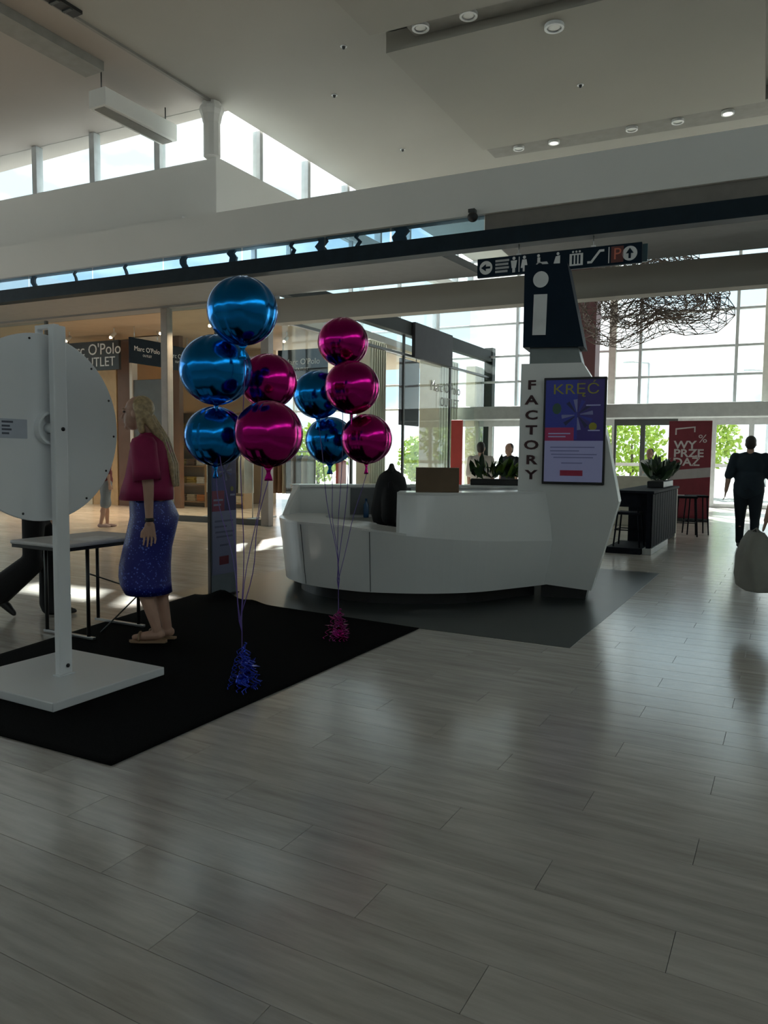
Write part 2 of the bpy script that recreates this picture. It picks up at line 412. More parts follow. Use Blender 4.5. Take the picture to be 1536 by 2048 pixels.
# vestibule canopy and doors
struct(MB().bbox(-9.6, 8.2, 23.4, 24.45, 2.64, 3.05, .02).build('trim_9', mat('canopy_grey', (.34, .36, .36), .5), None, (0, 0, 0), A), 'grey canopy over the entrance doors')
door_x = [-9.4, -7.6, -5.8, -3.6, -2.75, -1.75, -.75, .25, 1.3, 2.6, 4.4, 6.2, 8.0]
for i in range(len(door_x) - 1):
    x0, x1 = door_x[i], door_x[i + 1]
    d = struct(link('door_%d' % (i + 1), None, None, Bw(x0, 24.3), A), 'glazed entrance door leaf')
    w = x1 - x0
    fr = M_FRAMED if i in (3, 4) else M_FRAME
    MB().box(0, .07, 0, .07, 0, 2.64).build('stile', fr, d)
    MB().box(w - .07, w, 0, .07, 0, 2.64).build('stile', fr, d)
    MB().box(.07, w - .07, 0, .07, 2.45, 2.64).build('rail', fr, d)
    MB().box(.07, w - .07, 0, .07, 0, .12).build('rail', fr, d)
    MB().box(.07, w - .07, 0, .05, 1.20, 1.30).build('push_bar', M_WHITEM, d)
    MB().box(.07, w - .07, .03, .04, .12, 2.45).build('pane', M_GLASS, d)
struct(MB().box(-9.75, 9, 17.2, 25.2, 7.98, 8.2).build('ceiling_entrance', M_CEIL), 'plaster ceiling over the entrance hall')
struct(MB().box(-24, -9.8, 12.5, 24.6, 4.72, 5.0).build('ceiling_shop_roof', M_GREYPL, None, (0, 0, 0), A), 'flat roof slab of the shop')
# maroon clad pier left of the entrance window, right and rear walls out of frame
struct(MB().box(-4.95, -3.95, 22.6, 23.35, 0, 7.97).build('wall_pier', mat('maroon_panel', (.10, .035, .04), .5), None, (0, 0, 0), A), 'maroon clad pier beside the entrance window')
wr_ = MB(); wr_.box(7.6, 7.9, -12, 25, 0, 5.7); wr_.box(7.6, 7.9, -12, 25, 7.4, 8.2); wr_.box(7.6, 7.9, 10.5, 25, 5.7, 7.4)
struct(wr_.build('wall_right', M_FASCIA))
win = struct(link('added_window_9', None), 'added unseen ribbon window in the right wall, lighting the wheel disc')  # unseen opening, added to light the wheel disc from the right
for i in range(9):
    MB().box(7.74, 7.76, -12 + i * 2.5 + .05, -12 + (i + 1) * 2.5 - .05, 5.7, 7.4).build('pane', M_GLASS, win)
    MB().box(7.7, 7.8, -12 + i * 2.5 - .05, -12 + i * 2.5 + .05, 5.7, 7.4).build('mullion', M_FRAME, win)
wl2 = MB(); wl2.box(-26, -25.7, -12, 25, 0, .9); wl2.box(-26, -25.7, -12, 25, 7.0, 8.2); wl2.box(-26, -25.7, -12, -6, .9, 7.0); wl2.box(-26, -25.7, 11, 25, .9, 7.0)
struct(wl2.build('wall_left', M_FASCIA))
win = struct(link('added_window_10', None), 'added unseen side windows in the left wall, brightening the floor')  # unseen openings, added to brighten the floor at the left
for i in range(7):
    y0 = -6 + i * 17 / 7
    MB().box(-25.86, -25.84, y0 + .05, y0 + 17 / 7 - .05, .9, 7.0).build('pane', M_GLASS, win); MB().box(-25.95, -25.75, y0 - .05, y0 + .05, .9, 7.0).build('mullion', M_FRAME, win)
back = MB(); back.box(-26, 8, -12.2, -11.9, 0, 5.8); back.box(-26, 8, -12.2, -11.9, 7.0, 8.2)
struct(back.build('wall_back', M_FASCIA))
win = struct(link('window_6', None), 'rear clerestory ribbon window')
for i in range(11):
    MB().box(-26 + i * 3.1 + .05, -26 + (i + 1) * 3.1 - .05, -12.06, -12.04, 5.8, 7.0).build('pane', M_GLASS, win)
    MB().box(-26 + i * 3.1 - .05, -26 + i * 3.1 + .05, -12.1, -12.0, 5.8, 7.0).build('mullion', M_FRAME, win)

# ---- outside
ground = struct(MB().box(-120, 120, -60, 160, -0.30, -0.14).build('ground_outside', mat('asphalt', (.33, .33, .32), .9)), 'pale car park ground outside the doors')

# ================================================================== FOREGROUND THINGS
# ---- black carpet with one rucked-up edge
def carpet():
    poly = [(-2.634, 2.295), (-2.634, 5.45), (-4.585, 5.56), (-5.22, 5.63), (-4.78, 3.22), (-4.66, 2.24)]
    def left(y):
        return -4.66 + (y - 2.24) * (-0.12 / .98) if y < 3.22 else -4.78 + (y - 3.22) * (-.44 / 2.41)
    N, Mm = 44, 60
    top = []
    for j in range(Mm + 1):
        t = j / Mm; row = []
        for i in range(N + 1):
            s = i / N
            yr, yl = 2.295 + (5.45 - 2.295) * t, 2.24 + (5.63 - 2.24) * t
            y = yl + (yr - yl) * s; x = left(yl) + (-2.634 - left(yl)) * s
            z = .009 + .085 * math.exp(-((x + 4.83) / .17) ** 2 - ((y - 5.62) / .14) ** 2) + .03 * math.exp(-((x + 4.45) / .12) ** 2 - ((y - 5.6) / .1) ** 2)
            row.append((x, y, z))
        top.append(row)
    mb = MB(); W = N + 1
    v = [p for r_ in top for p in r_] + [(p[0], p[1], .003 + max(0, p[2] - .009) * .9) for r_ in top for p in r_]
    n = W * (Mm + 1)
    f = [(j * W + i, j * W + i + 1, (j + 1) * W + i + 1, (j + 1) * W + i) for j in range(Mm) for i in range(N)]
    f += [(n + q[3], n + q[2], n + q[1], n + q[0]) for q in list(f)]
    rim = [i for i in range(W)] + [j * W + N for j in range(1, Mm + 1)] + [Mm * W + i for i in range(N - 1, -1, -1)] + [j * W for j in range(Mm - 1, 0, -1)]
    f += [(rim[(k + 1) % len(rim)], rim[k], n + rim[k], n + rim[(k + 1) % len(rim)]) for k in range(len(rim))]
    mb.add(v, f, True)
    return tag(mb.build('carpet', M_CARPET), 'black felt carpet laid on the plank floor under the prize wheel', 'carpet')
carpet()

# ---- prize wheel seen from behind
wheel = thing('prize_wheel', 'tall white prize wheel on a square base, seen from behind', 'prize wheel', (-3.86, 3.0, .009))
MB().bbox(-.47, .42, -.385, .43, 0, .052, .006).build('base', M_WHITEM, wheel)
po = MB().bbox(.0, .045, -.045, .045, .052, 2.14, .006).build('pole', M_WHITEM, wheel)
MB().bbox(-.01, .055, -.055, .055, .052, .062, .003).build('foot_plate', M_WHITEM, po)
for z in (.11, 1.535):
    bt = MB().lathe([(.012, 0), (.012, .006), (.004, .01)], 12).build('bolt', M_BLACK, po, (.045, .01, z)); bt.rotation_euler = (0, R(90), 0)
DZ, DR = 1.54, .552
d_ = MB().lathe([(DR - .004, 0), (DR, .004), (DR, .016), (DR - .004, .02)], 96, smooth=False).build('disc', M_WHITEM, wheel, (-.075, -.045, DZ)); d_.rotation_euler = (0, R(90), 0)
for k in range(14):
    t = 2 * math.pi * (k + .35) / 14
    s_ = MB().lathe([(.007, 0), (.007, .004), (.003, .006)], 8).build('screw', M_BLACK, d_, (DR * .945 * math.cos(t), DR * .945 * math.sin(t), .02))
MB().lathe([(.085, 0), (.098, 0), (.098, .045), (.085, .045), (.085, 0)], 40, smooth=False, cap=False).build('hub_ring', M_WHITEM, d_, (0, .03, .02))
MB().lathe([(.03, 0), (.03, .06)], 24).build('hub', M_WHITEM, d_, (0, .03, .018))
st = MB().box(-.055, .055, -.085, .085, 0, .002).build('sticker', mat('sticker_paper', (.46, .50, .58), .5), d_, (.01, -.195, .02))
for i, (a, b, w) in enumerate([(-.043, .02, .07), (-.020, .0, .05), (.0, .01, .06), (.022, -.005, .045)]):
    MB().box(a, a + .011, -.075, -.075 + w, 0, .001).build('print_line', mat('sticker_print', (.08, .09, .12), .6), st, (0, 0, .002))
fl_ = MB().bbox(-.15, .02, -.02, .02, 2.125, 2.15, .004).build('flapper_arm', M_WHITEM, wheel)
MB().bbox(-.15, -.125, -.02, .02, 2.02, 2.13, .004).build('flapper_drop', M_WHITEM, fl_)
MB().prism([(-.012, 1.98), (.012, 1.98), (.016, 2.03), (-.016, 2.03)], -.145, -.13, 'yz').build('flapper_tip', M_CHROME, fl_)

# ---- folding side table with papers
tb = thing('folding_table', 'light topped folding table with black metal legs beside the woman', 'table', (-4.82, 3.95, .009))
MB().bbox(-.30, .30, -.40, .42, .715, .745, .012).build('tabletop', mat('table_laminate', (.62, .62, .63), .4), tb)
MB().bbox(-.29, .29, -.39, .41, .69, .715, .004).build('apron', M_BLACK, tb)
for y in (-.13, .36):
    for x in (-.25, .22):
        MB().tube([(x, y, .02), (x, y, .70)], .014, 8).build('leg', M_BLACK, tb)
    MB().bbox(-.28, .28, y - .015, y + .015, 0, .022, .004).build('foot_bar', M_CHROME, tb)
MB().tube([(.22, -.13, .50), (.22, .36, .30)], .006, 6).build('brace', M_FRAMED, tb)
MB().tube([(.22, .36, .26), (.22, -.02, .03)], .006, 6).build('brace', M_FRAMED, tb)
tag(MB().box(-.10, .11, -.15, .15, 0, .004).build('paper_sheet', mat('white_paper', (.85, .85, .85), .6), None, (-4.68, 3.95, .754), .2), 'sheet of white paper lying on the folding table', 'paper')

# ---- poster graphic shared by the kiosk and the tower screen: flat print on local x (right), z (up); origin at the lower left
def emat(name, col, k):
    return mat(name, tuple(q_ * .45 for q_ in col), .35, emit=col, estr=k, var=.02)
def poster(parent, w, h, y, k, name='artwork', dim=None):
    emat = globals()['emat'] if not dim else (lambda n_, c_, k_: mat(n_.replace('screen', 'print'), tuple(q_ * dim for q_ in c_), .5, var=.02))
    blue = emat('screen_blue', (.030, .045, .33), k); vio = emat('screen_violet', (.045, .03, .20), k)
    pink = emat('screen_pink', (.36, .03, .12), k); pale = emat('screen_pale', (.40, .43, .72), k)
    red = emat('screen_red', (.30, .02, .06), k); yel = emat('screen_yellow', (.26, .26, .02), k); dk = emat('screen_dark', (.02, .025, .09), k)
    gr = emat('screen_grey', (.20, .22, .42), k); gn = emat('screen_green', (.03, .09, .06), k)
    r = MB().box(0, w, y - .002, y, 0, h).build(name, vio, parent)
    MB().box(0, w * .55, y - .003, y - .002, h * .42, h).build('blue_field', blue, r)
    MB().box(0, w, y - .004, y - .002, 0, h * .405).build('pale_panel', pale, r)
    MB().box(0, w * .50, y - .0045, y - .003, h * .405, h * .535).build('pink_block', pink, r)
    text('headline', 'KR\u0118\u0106', w * .25, yel, r, (w * .52, y - .004, h * .905), ext=.0006, sx=1.25)
    cx, cz = w * .55, h * .66
    for q in range(12):                                    # spokes of the printed prize wheel
        a, b = 2 * math.pi * q / 12, 2 * math.pi * (q + .5) / 12
        MB().prism([(cx + .05 * w * math.cos(a), cz + .05 * w * math.sin(a)), (cx + .27 * w * math.cos(a), cz + .27 * w * math.sin(a)),
                    (cx + .27 * w * math.cos(b), cz + .27 * w * math.sin(b)), (cx + .05 * w * math.cos(b), cz + .05 * w * math.sin(b))], y - .0042, y - .003).build('wheel_segment', (gr, dk, blue)[q % 3], r)
    MB().prism([(w * .20 + .08 * w * math.cos(t * .7), h * .72 + .10 * w * math.sin(t * .7)) for t in range(9)], y - .0045, y - .003).build('dark_shape', gn, r)
    MB().prism([(w * .82 + .07 * w * math.cos(t * .7), h * .545 + .07 * w * math.sin(t * .7)) for t in range(9)], y - .0045, y - .003).build('yellow_dot', yel, r)
    for (x0, x1, zz) in ((.06, .44, .47), (.06, .36, .44), (.70, .94, .745), (.74, .94, .50), (.10, .86, .335), (.10, .60, .30), (.12, .90, .265), (.16, .84, .235), (.30, .66, .18)):
        MB().box(w * x0, w * x1, y - .0052, y - .0045, h * zz, h * zz + h * .012).build('text_line', gr if zz < .4 else pale, r)
    MB().box(w * .28, w * .67, y - .0055, y - .0045, h * .06, h * .115).build('red_button', red, r)
    return r

# ---- slim advertising kiosk standing on the carpet edge
ks = thing('advertising_kiosk', 'slim upright advertising kiosk with poster, black edge, on the carpet corner', 'kiosk', (-4.955, 5.575, .012), R(90))
MB().bbox(0, .38, 0, .03, 0, 1.80, .006).build('housing', mat('kiosk_grey', (.17, .20, .23), .4), ks)
MB().bbox(-.012, 0, -.004, .034, 0, 1.81, .003).build('edge_strip', M_BLACK, ks)
MB().bbox(.0, .40, -.02, .05, -.01, .0, .004).build('base_plate', M_BLACK, ks)
pk = poster(ks, .36, 1.55, -.002, .02, dim=.42); pk.location = (.01, 0, .21)

# ---- foil balloons
def foil(name, col):
    m = mat(name, col, .17, metal=1.0, var=.05, scale=3, bump=.2, bscale=9)
    return m
F_BLUE, F_MAG = foil('blue_foil', (.006, .22, .62)), foil('magenta_foil', (.46, .006, .20))
def balloon_mesh(r, seed):
    q = random.Random(seed); seg, rg = 64, 40; v, f = [], []
    ph0 = q.uniform(0, 6)
    for i in range(rg + 1):
        a = math.pi * i / rg
        for k in range(seg):
            t = 2 * math.pi * k / seg
            edge = abs(math.cos(a)) ** 6
            g = 1 - .05 * (1 - abs(math.sin(2 * (t + ph0)))) ** 4 - .03 * edge * abs(math.sin(8 * t + ph0)) 
            rr = r * g
            v.append((rr * math.sin(a) * math.cos(t), rr * math.sin(a) * math.sin(t), -rr * .97 * math.cos(a)))
    f = [(i * seg + k, i * seg + (k + 1) % seg, (i + 1) * seg + (k + 1) % seg, (i + 1) * seg + k) for i in range(rg) for k in range(seg)]
    return MB().add(v, f, True)
def balloon(c, r, m, label, group, tie, weight, seed):
    t = thing('foil_balloon', label, 'balloon', c, random.Random(seed).uniform(0, 6.28), group)
    b = balloon_mesh(r, seed).build('skin', m, t)
    MB().loft([[(w * math.cos(2 * math.pi * k / 10), .35 * w * math.sin(2 * math.pi * k / 10), z) for k in range(10)] for w, z in ((.03, -r * .95), (.014, -r * 1.06), (.012, -r * 1.14), (.022, -r * 1.28), (.026, -r * 1.36))]).build('neck', m, t)
    inv = Matrix.Rotation(-t.rotation_euler.z, 4, 'Z') @ Matrix.Translation([-x for x in c])
    P0 = Vector((0, 0, -r * 1.12)); P1 = inv @ Vector(tie); P2 = inv @ Vector(weight)
    pts = []
    for i in range(13):
        s = i / 12; p = P0.lerp(P1, s); p.x += .012 * math.sin(s * 9 + seed); p.y += .012 * math.sin(s * 7 + 2 * seed); pts.append(p)
    for i in range(1, 6): pts.append(P1.lerp(P2, i / 5))
    MB().tube(pts, .0028, 5).build('ribbon', mat('purple_ribbon', (.10, .05, .32), .3), t)
    return t
G1, G2 = 'foil balloons of the front bunch', 'foil balloons of the rear bunch'
T1, W1 = (-2.886, 3.516, .40), (-2.845, 3.465, .10)
T2, W2 = (-3.018, 4.82, .46), (-2.985, 4.77, .10)
balloon((-2.842, 3.477, 2.234), 0.203, F_BLUE, 'topmost blue foil balloon of the nearer bunch', G1, T1, W1, 1)
balloon((-3.125, 3.57, 1.919), 0.221, F_BLUE, 'blue foil balloon in the middle of the nearer bunch', G1, T1, W1, 2)
balloon((-3.194, 3.64, 1.518), 0.193, F_BLUE, 'lowest blue foil balloon of the nearer bunch, above the kiosk', G1, T1, W1, 3)
balloon((-3.083, 4.036, 1.89), 0.189, F_MAG, 'magenta foil balloon half hidden behind the middle blue balloon', G1, T1, W1, 4)
balloon((-2.728, 3.571, 1.528), 0.203, F_MAG, 'large magenta foil balloon at the bottom of the nearer bunch', G1, T1, W1, 5)
balloon((-3.078, 4.961, 2.272), 0.195, F_MAG, 'topmost magenta foil balloon of the farther bunch', G2, T2, W2, 6)
balloon((-2.872, 4.757, 1.905), 0.203, F_MAG, 'middle magenta foil balloon of the farther bunch', G2, T2, W2, 7)
balloon((-2.822, 4.891, 1.533), 0.193, F_MAG, 'lowest magenta foil balloon of the farther bunch, nearest the desk', G2, T2, W2, 8)
balloon((-3.268, 4.904, 1.876), 0.192, F_BLUE, 'upper blue foil balloon of the farther bunch', G2, T2, W2, 9)
balloon((-3.269, 5.081, 1.525), 0.197, F_BLUE, 'lower blue foil balloon of the farther bunch', G2, T2, W2, 10)
def weight(c, m, m2, label, n, h, spread, seed):
    q = random.Random(seed); t = thing('balloon_weight', label, 'balloon weight', c, 0, 'balloon weights on the carpet')
    MB().lathe([(.035, 0), (.048, .01), (.045, .05), (.03, .085), (.012, .10)], 14).build('weight_core', m, t)
    for k in range(n):                                   # curled foil ribbon ends
        a = q.uniform(0, 6.28); L = q.uniform(.5, 1) * h; rr = q.uniform(.2, 1) * spread; pts = []
        for i in range(26):
            s = i / 25; z = max(.008, L * (1 - s) * .95 + .015)
            cr = .012 + .008 * q.random()
            pts.append((rr * s ** .7 * math.cos(a) + cr * math.cos(i * 1.2), rr * s ** .7 * math.sin(a) + cr * math.sin(i * 1.2), z))
        MB().tube(pts, .0032, 5).build('curled_ribbon', m2 if k % 3 else m, t)
    for k in range(9):                                   # crinkled foil petals
        a = q.uniform(0, 6.28); z = q.uniform(.05, .16); l_ = q.uniform(.05, .09)
        p0 = Vector((.02 * math.cos(a), .02 * math.sin(a), z)); d = Vector((math.cos(a), math.sin(a), q.uniform(-.3, .8))).normalized(); sd = d.cross(Vector((0, 0, 1))).normalized() * .022
        pp = [p0, p0 + d * l_ * .5 + sd, p0 + d * l_, p0 + d * l_ * .5 - sd]
        MB().add([tuple(x) for x in pp] + [tuple(x + Vector((0, 0, .003))) for x in pp], [(3, 2, 1, 0), (4, 5, 6, 7), (0, 1, 5, 4), (1, 2, 6, 5), (2, 3, 7, 6), (3, 0, 4, 7)]).build('foil_petal', m, t)
RIB_B, RIB_M = mat('blue_ribbon', (.03, .06, .55), .25, metal=.6), mat('pink_ribbon', (.40, .04, .26), .25, metal=.6)
weight((-2.83, 3.45, .009), foil('weight_blue', (.02, .05, .45)), RIB_B, 'blue foil balloon weight with curled ribbons on the carpet', 14, .30, .14, 3)
weight((-2.985, 4.77, .009), foil('weight_magenta', (.40, .01, .20)), RIB_M, 'magenta foil balloon weight with curled ribbons near the desk', 12, .24, .12, 5)

# ---- information desk
def spline(pts, n):
    out = []; P = [pts[0]] + list(pts) + [pts[-1]]
    for i in range(1, len(P) - 2):
        p0, p1, p2, p3 = [Vector(q) for q in P[i - 1:i + 3]]
        for k in range(n):
            t = k / n
            out.append(.5 * ((2 * p1) + (p2 - p0) * t + (2 * p0 - 5 * p1 + 4 * p2 - p3) * t * t + (3 * p1 - p0 - 3 * p2 + p3) * t ** 3))
    out.append(Vector(pts[-1])); return out
arc = spline([(-5.02, 7.02), (-4.80, 6.62), (-4.61, 6.35), (-4.30, 6.14), (-4.0, 6.05), (-3.71, 6.03), (-3.44, 6.055), (-2.97, 6.26), (-2.60, 6.58), (-2.33, 7.03), (-2.15, 7.37)], 6)
nrm = []
for i in range(len(arc)):
    t = (arc[min(i + 1, len(arc) - 1)] - arc[max(i - 1, 0)]).normalized(); nrm.append(Vector((t.y, -t.x)))
def zc(x): return .735 if x < -3.7 else .735 - (x + 3.7) * (.16 / 1.6)
def off(i, d, z): p = arc[i] + nrm[i] * d; return (p.x, p.y, z)
def ribbon(i0, i1, prof):
    """sweep a closed cross-section (offset, z or function of x) along the desk front"""
    return MB().loft([[off(i, d, z(arc[i].x) if callable(z) else z) for d, z in prof] for i in range(i0, i1 + 1)], smooth=False)
def idx(x): return min(range(len(arc)), key=lambda i: abs(arc[i].x - x) + (100 if i < 8 and x > -4.4 else 0))
desk = thing('information_desk', 'white curved reception desk with low counter and raised front', 'reception desk', (0, 0, .002))
i1, i2, iu, iN = idx(-4.20), idx(-3.43), idx(-3.19), len(arc) - 1
for a, b in ((0, i1), (i1, i2), (i2, iN)):
    o = ribbon(a, b, [(0, .13), (.07, zc), (.035, zc), (-.035, .13)]).build('front_panel', M_WHITE, desk, fix=True)
for i in (i1, i2):  # left strip stands in for a shadow band, right strip is a seam
    MB().loft([[off(i, d + .002, z) for d, z in ((.001, .135), (.071, zc(arc[i].x) - .004), (.06, zc(arc[i].x) - .004), (-.01, .135))],
               [(p[0] + .007, p[1] - .002, p[2]) for p in [off(i, d + .002, z) for d, z in ((.001, .135), (.071, zc(arc[i].x) - .004), (.06, zc(arc[i].x) - .004), (-.01, .135))]]], smooth=False).build('joint_shadow_strip', M_FRAMED, desk, fix=True)
ribbon(0, iN, [(-.16, 0), (-.16, .13), (-.30, .13), (-.30, 0)]).build('plinth', M_BLACK, desk, fix=True)
ribbon(2, iu + 1, [(.072, lambda x: zc(x) + .001), (.072, lambda x: zc(x) + .022), (-.42, lambda x: zc(x) + .022), (-.42, lambda x: zc(x) + .001)]).build('low_counter', M_WHITE, desk, fix=True)
ribbon(iu, iN, [(.070, zc), (.0, 1.05), (-.03, 1.05), (.04, zc)]).build('upper_panel', M_WHITE, desk, fix=True)
ribbon(iu, iN, [(.004, 1.05), (.004, 1.074), (-.36, 1.074), (-.36, 1.05)]).build('upper_counter', M_WHITE, desk, fix=True)
ed = [off(iu, .066, zc(arc[iu].x) + .022), off(iu, .002, 1.05), off(iu, -.36, 1.05), off(iu, -.36, zc(arc[iu].x) + .022)]
MB().loft([ed, [(p[0] + .03, p[1] + .01, p[2]) for p in ed]], smooth=False).build('end_panel', M_WHITE, desk, fix=True)
# left wing rising from the low counter to the back counter
wg = [off(5, .072, .74), off(5, .0, .74), (-4.93, 7.03, 1.075), (-5.03, 7.06, 1.075)]
wl_ = MB(); lo = [off(5, .072, .60), off(5, .0, .60), (-4.93, 7.03, .60), (-5.03, 7.06, .60)]
wl_.loft([lo, wg], smooth=False).build('side_wing', M_WHITE, desk, fix=True)
bk = [Vector(p) for p in ((-5.02, 7.05), (-4.55, 7.52), (-4.03, 8.05), (-3.5, 8.34), (-2.72, 8.62), (-2.35, 8.30))]
for i in range(len(bk) - 1):
    t = (bk[i + 1] - bk[i]).normalized(); n_ = Vector((-t.y, t.x)) * .06; L = (bk[i + 1] - bk[i])
    q = [bk[i], bk[i + 1], bk[i + 1] + n_, bk[i] + n_]
    MB().prism([(p.x, p.y) for p in q], .0, 1.04, 'xy').build('back_panel', M_WHITE, desk, fix=True)
    q = [bk[i] - n_ * .4, bk[i + 1] - n_ * .4, bk[i + 1] + n_ * 5.0, bk[i] + n_ * 5.0]
    MB().prism([(p.x, p.y) for p in q], 1.041 + i * .0008, 1.07 + i * .0008, 'xy').build('back_counter', M_WHITE, desk, fix=True)
t = (bk[2] - bk[1]).normalized(); n_ = Vector((t.y, -t.x))
q = [bk[1] + n_ * .004, bk[2] + n_ * .004, bk[2] + n_ * .02, bk[1] + n_ * .02]
MB().prism([(p.x, p.y) for p in q], .72, 1.03, 'xy').build('dark_niche', mat('niche_grey', (.13, .14, .15), .5), desk, fix=True)
MB().prism([(-4.75, 7.25), (-4.2, 7.0), (-3.6, 7.1), (-3.9, 8.0), (-4.1, 7.9)], .66, .69, 'xy').build('work_surface', mat('worktop_grey', (.38, .41, .40), .4), desk, fix=True)
tag(MB().lathe([(.03, 0), (.032, .02), (.032, .15), (.014, .18), (.013, .22), (.016, .222)], 16).build('bottle', mat('blue_plastic', (.02, .09, .22), .25), None, (-4.36, 7.56, .692)), 'small blue bottle standing inside the reception desk', 'bottle')

# ---- information tower
TW = (-2.1, 7.35, 0.0)
tower = thing('information_tower', 'white angular information tower with screen at the desk end', 'information tower', TW, math.atan2(.139, .990))
body = MB(); body.prism([(-.06, .14), (.40, .105), (.635, .985), (.51, 1.586), (.352, 2.178), (.253, 2.335), (-.34, 2.34), (-.348, 1.055), (-.16, 1.055), (-.16, .14)], 0, .38)
body.build('body', M_WHITE, tower, fix=True)
MB().prism([(-.10, .0), (.34, .0), (.36, .125), (-.10, .125)], .08, .34).build('plinth', M_BLACK, tower, fix=True)
MB().prism([(-.265, 2.335), (.245, 2.335), (.20, 2.50), (-.265, 2.50)], .03, .33).build('neck', mat('neck_grey', (.22, .25, .25), .4), tower, fix=True)
hd = MB().prism([(-.325, 2.50), (.264, 2.485), (.085, 3.29), (-.327, 3.30)], -.02, .34).build('head', M_NAVY, tower, fix=True)
MB().prism([(-.165 + .075 * math.cos(2 * math.pi * k / 32), 3.15 + .078 * math.sin(2 * math.pi * k / 32)) for k in range(32)], -.026, -.02).build('letter_dot', M_SIGNW, hd)
MB().prism([(-.235, 2.615), (-.105, 2.612), (-.098, 3.005), (-.228, 3.008)], -.026, -.02).build('letter_stem', M_SIGNW, hd)
M_LET = mat('dark_red_letter', (.05, .012, .015), .5)
for k, ch in enumerate('FACTORY'):
    text('letter', ch, .125, M_LET, tower, (-.232 + .012 * (k / 6 if 0 else 0) + .015 * k / 6, -.004, 2.125 - .1485 * k), ext=.004, sx=1.45, off=.0035)
sc_ = MB().bbox(-.103, .494, -.05, -.002, 1.15, 2.19, .006).build('screen', M_BLACK, tower)
pt = poster(sc_, .555, .99, -.051, .05); pt.location = (-.082, 0, 1.175)

# ---- things on and behind the desk
bx = thing('cardboard_box', 'brown cardboard box standing on the raised desk counter', 'box', (-2.955, 6.46, 1.078), R(27))
M_CARD = mat('cardboard', (.17, .115, .07), .8, var=.1)
MB().bbox(-.20, .20, -.11, .11, 0, .22, .003).build('carton', M_CARD, bx)
MB().box(-.20, .20, -.11, -.002, .221, .226).build('flap', M_CARD, bx)
MB().box(-.20, .20, .002, .11, .221, .226).build('flap', M_CARD, bx)
MB().box(-.2005, .2005, -.022, .022, .2265, .2275).build('tape', mat('parcel_tape', (.24, .17, .10), .3), bx)
M_BLKF = mat('black_fabric', (.008, .008, .009), .9)
ch = thing('swivel_chair', 'black swivel chair draped with a black jacket behind the desk', 'chair', (-3.95, 6.90, .0), R(-60))
MB().bbox(-.23, .23, -.22, .22, .44, .52, .03).build('seat', M_BLKF, ch)
MB().bbox(-.20, .20, .20, .26, .55, 1.15, .03).build('backrest', M_BLKF, ch)
MB().tube([(0, 0, .08), (0, 0, .44)], .025, 10).build('gas_lift', M_FRAMED, ch)
for k in range(5):
    a = 2 * math.pi * k / 5
    lg = MB().tube([(0, 0, .10), (.26 * math.cos(a), .26 * math.sin(a), .06)], [.025, .018], 8).build('leg', M_BLACK, ch)
    MB().ell((.27 * math.cos(a), .27 * math.sin(a), .03), (.03, .03, .03), 10, 8).build('castor', M_BLACK, lg)
jk = MB()
jk.cap((.03, .24, 1.29), .035, (.0, .24, 1.12), .12); jk.cap((0, .24, 1.10), .17, (-.10, .22, .80), .20); jk.cap((.05, .24, 1.31), .032, (.16, .23, 1.27), .03); jk.cap((.10, .24, 1.05), .10, (.17, .22, .78), .09); jk.cap((-.12, .22, 1.05), .09, (-.22, .18, .75), .09)
blob('jacket', jk, M_BLKF, ch, .016, 4)

LEAF_MATS = [mat('leaf_dark', (.012, .035, .016), .45, var=.3), mat('leaf_mid', (.03, .075, .022), .45, var=.3), mat('leaf_bright', (.10, .18, .02), .5, var=.3)]
def leaf_mesh(L, w):
    v = [(0, 0, 0), (-w * .7, 0, L * .35), (0, -.012, L * .4), (w * .7, 0, L * .35), (-w * .5, .02, L * .75), (0, .01, L * .8), (w * .5, .02, L * .75), (0, .05, L)]
    return MB().add(v, [(0, 2, 1), (0, 3, 2), (1, 2, 5, 4), (2, 3, 6, 5), (4, 5, 7), (5, 6, 7)], True).mesh('leaf')
def planter(name, label, c, rz, lx, ly, h, n, L, seed, mats, pm, group=None):
    q = random.Random(seed); t = thing(name, label, 'planter', c, rz, group)
    MB().bbox(-lx / 2, lx / 2, -ly / 2, ly / 2, 0, h, .008).build('trough', pm, t)
    MB().box(-lx / 2 + .01, lx / 2 - .01, -ly / 2 + .01, ly / 2 - .01, h, h + .004).build('soil', mat('soil', (.02, .015, .01), .95), t)
    ms = []
    for m in mats:
        me = leaf_mesh(L, L * .22); me.materials.append(m); ms.append(me)
    for k in range(n):
        o = link('leaf', q.choice(ms), t, (q.uniform(-.45, .45) * lx, q.uniform(-.4, .4) * ly, h + q.uniform(0, .25) * L))
        o.rotation_euler = (q.uniform(-.9, .9), q.uniform(-.9, .9), q.uniform(0, 6.28)); s = q.uniform(.6, 1.15); o.scale = (s, s, s)
    return t
planter('desk_planter', 'leafy green plants in a low trough on the back counter', (-3.15, 8.60, 1.076), R(20), .62, .14, .07, 70, .24, 3, LEAF_MATS, M_BLACK)

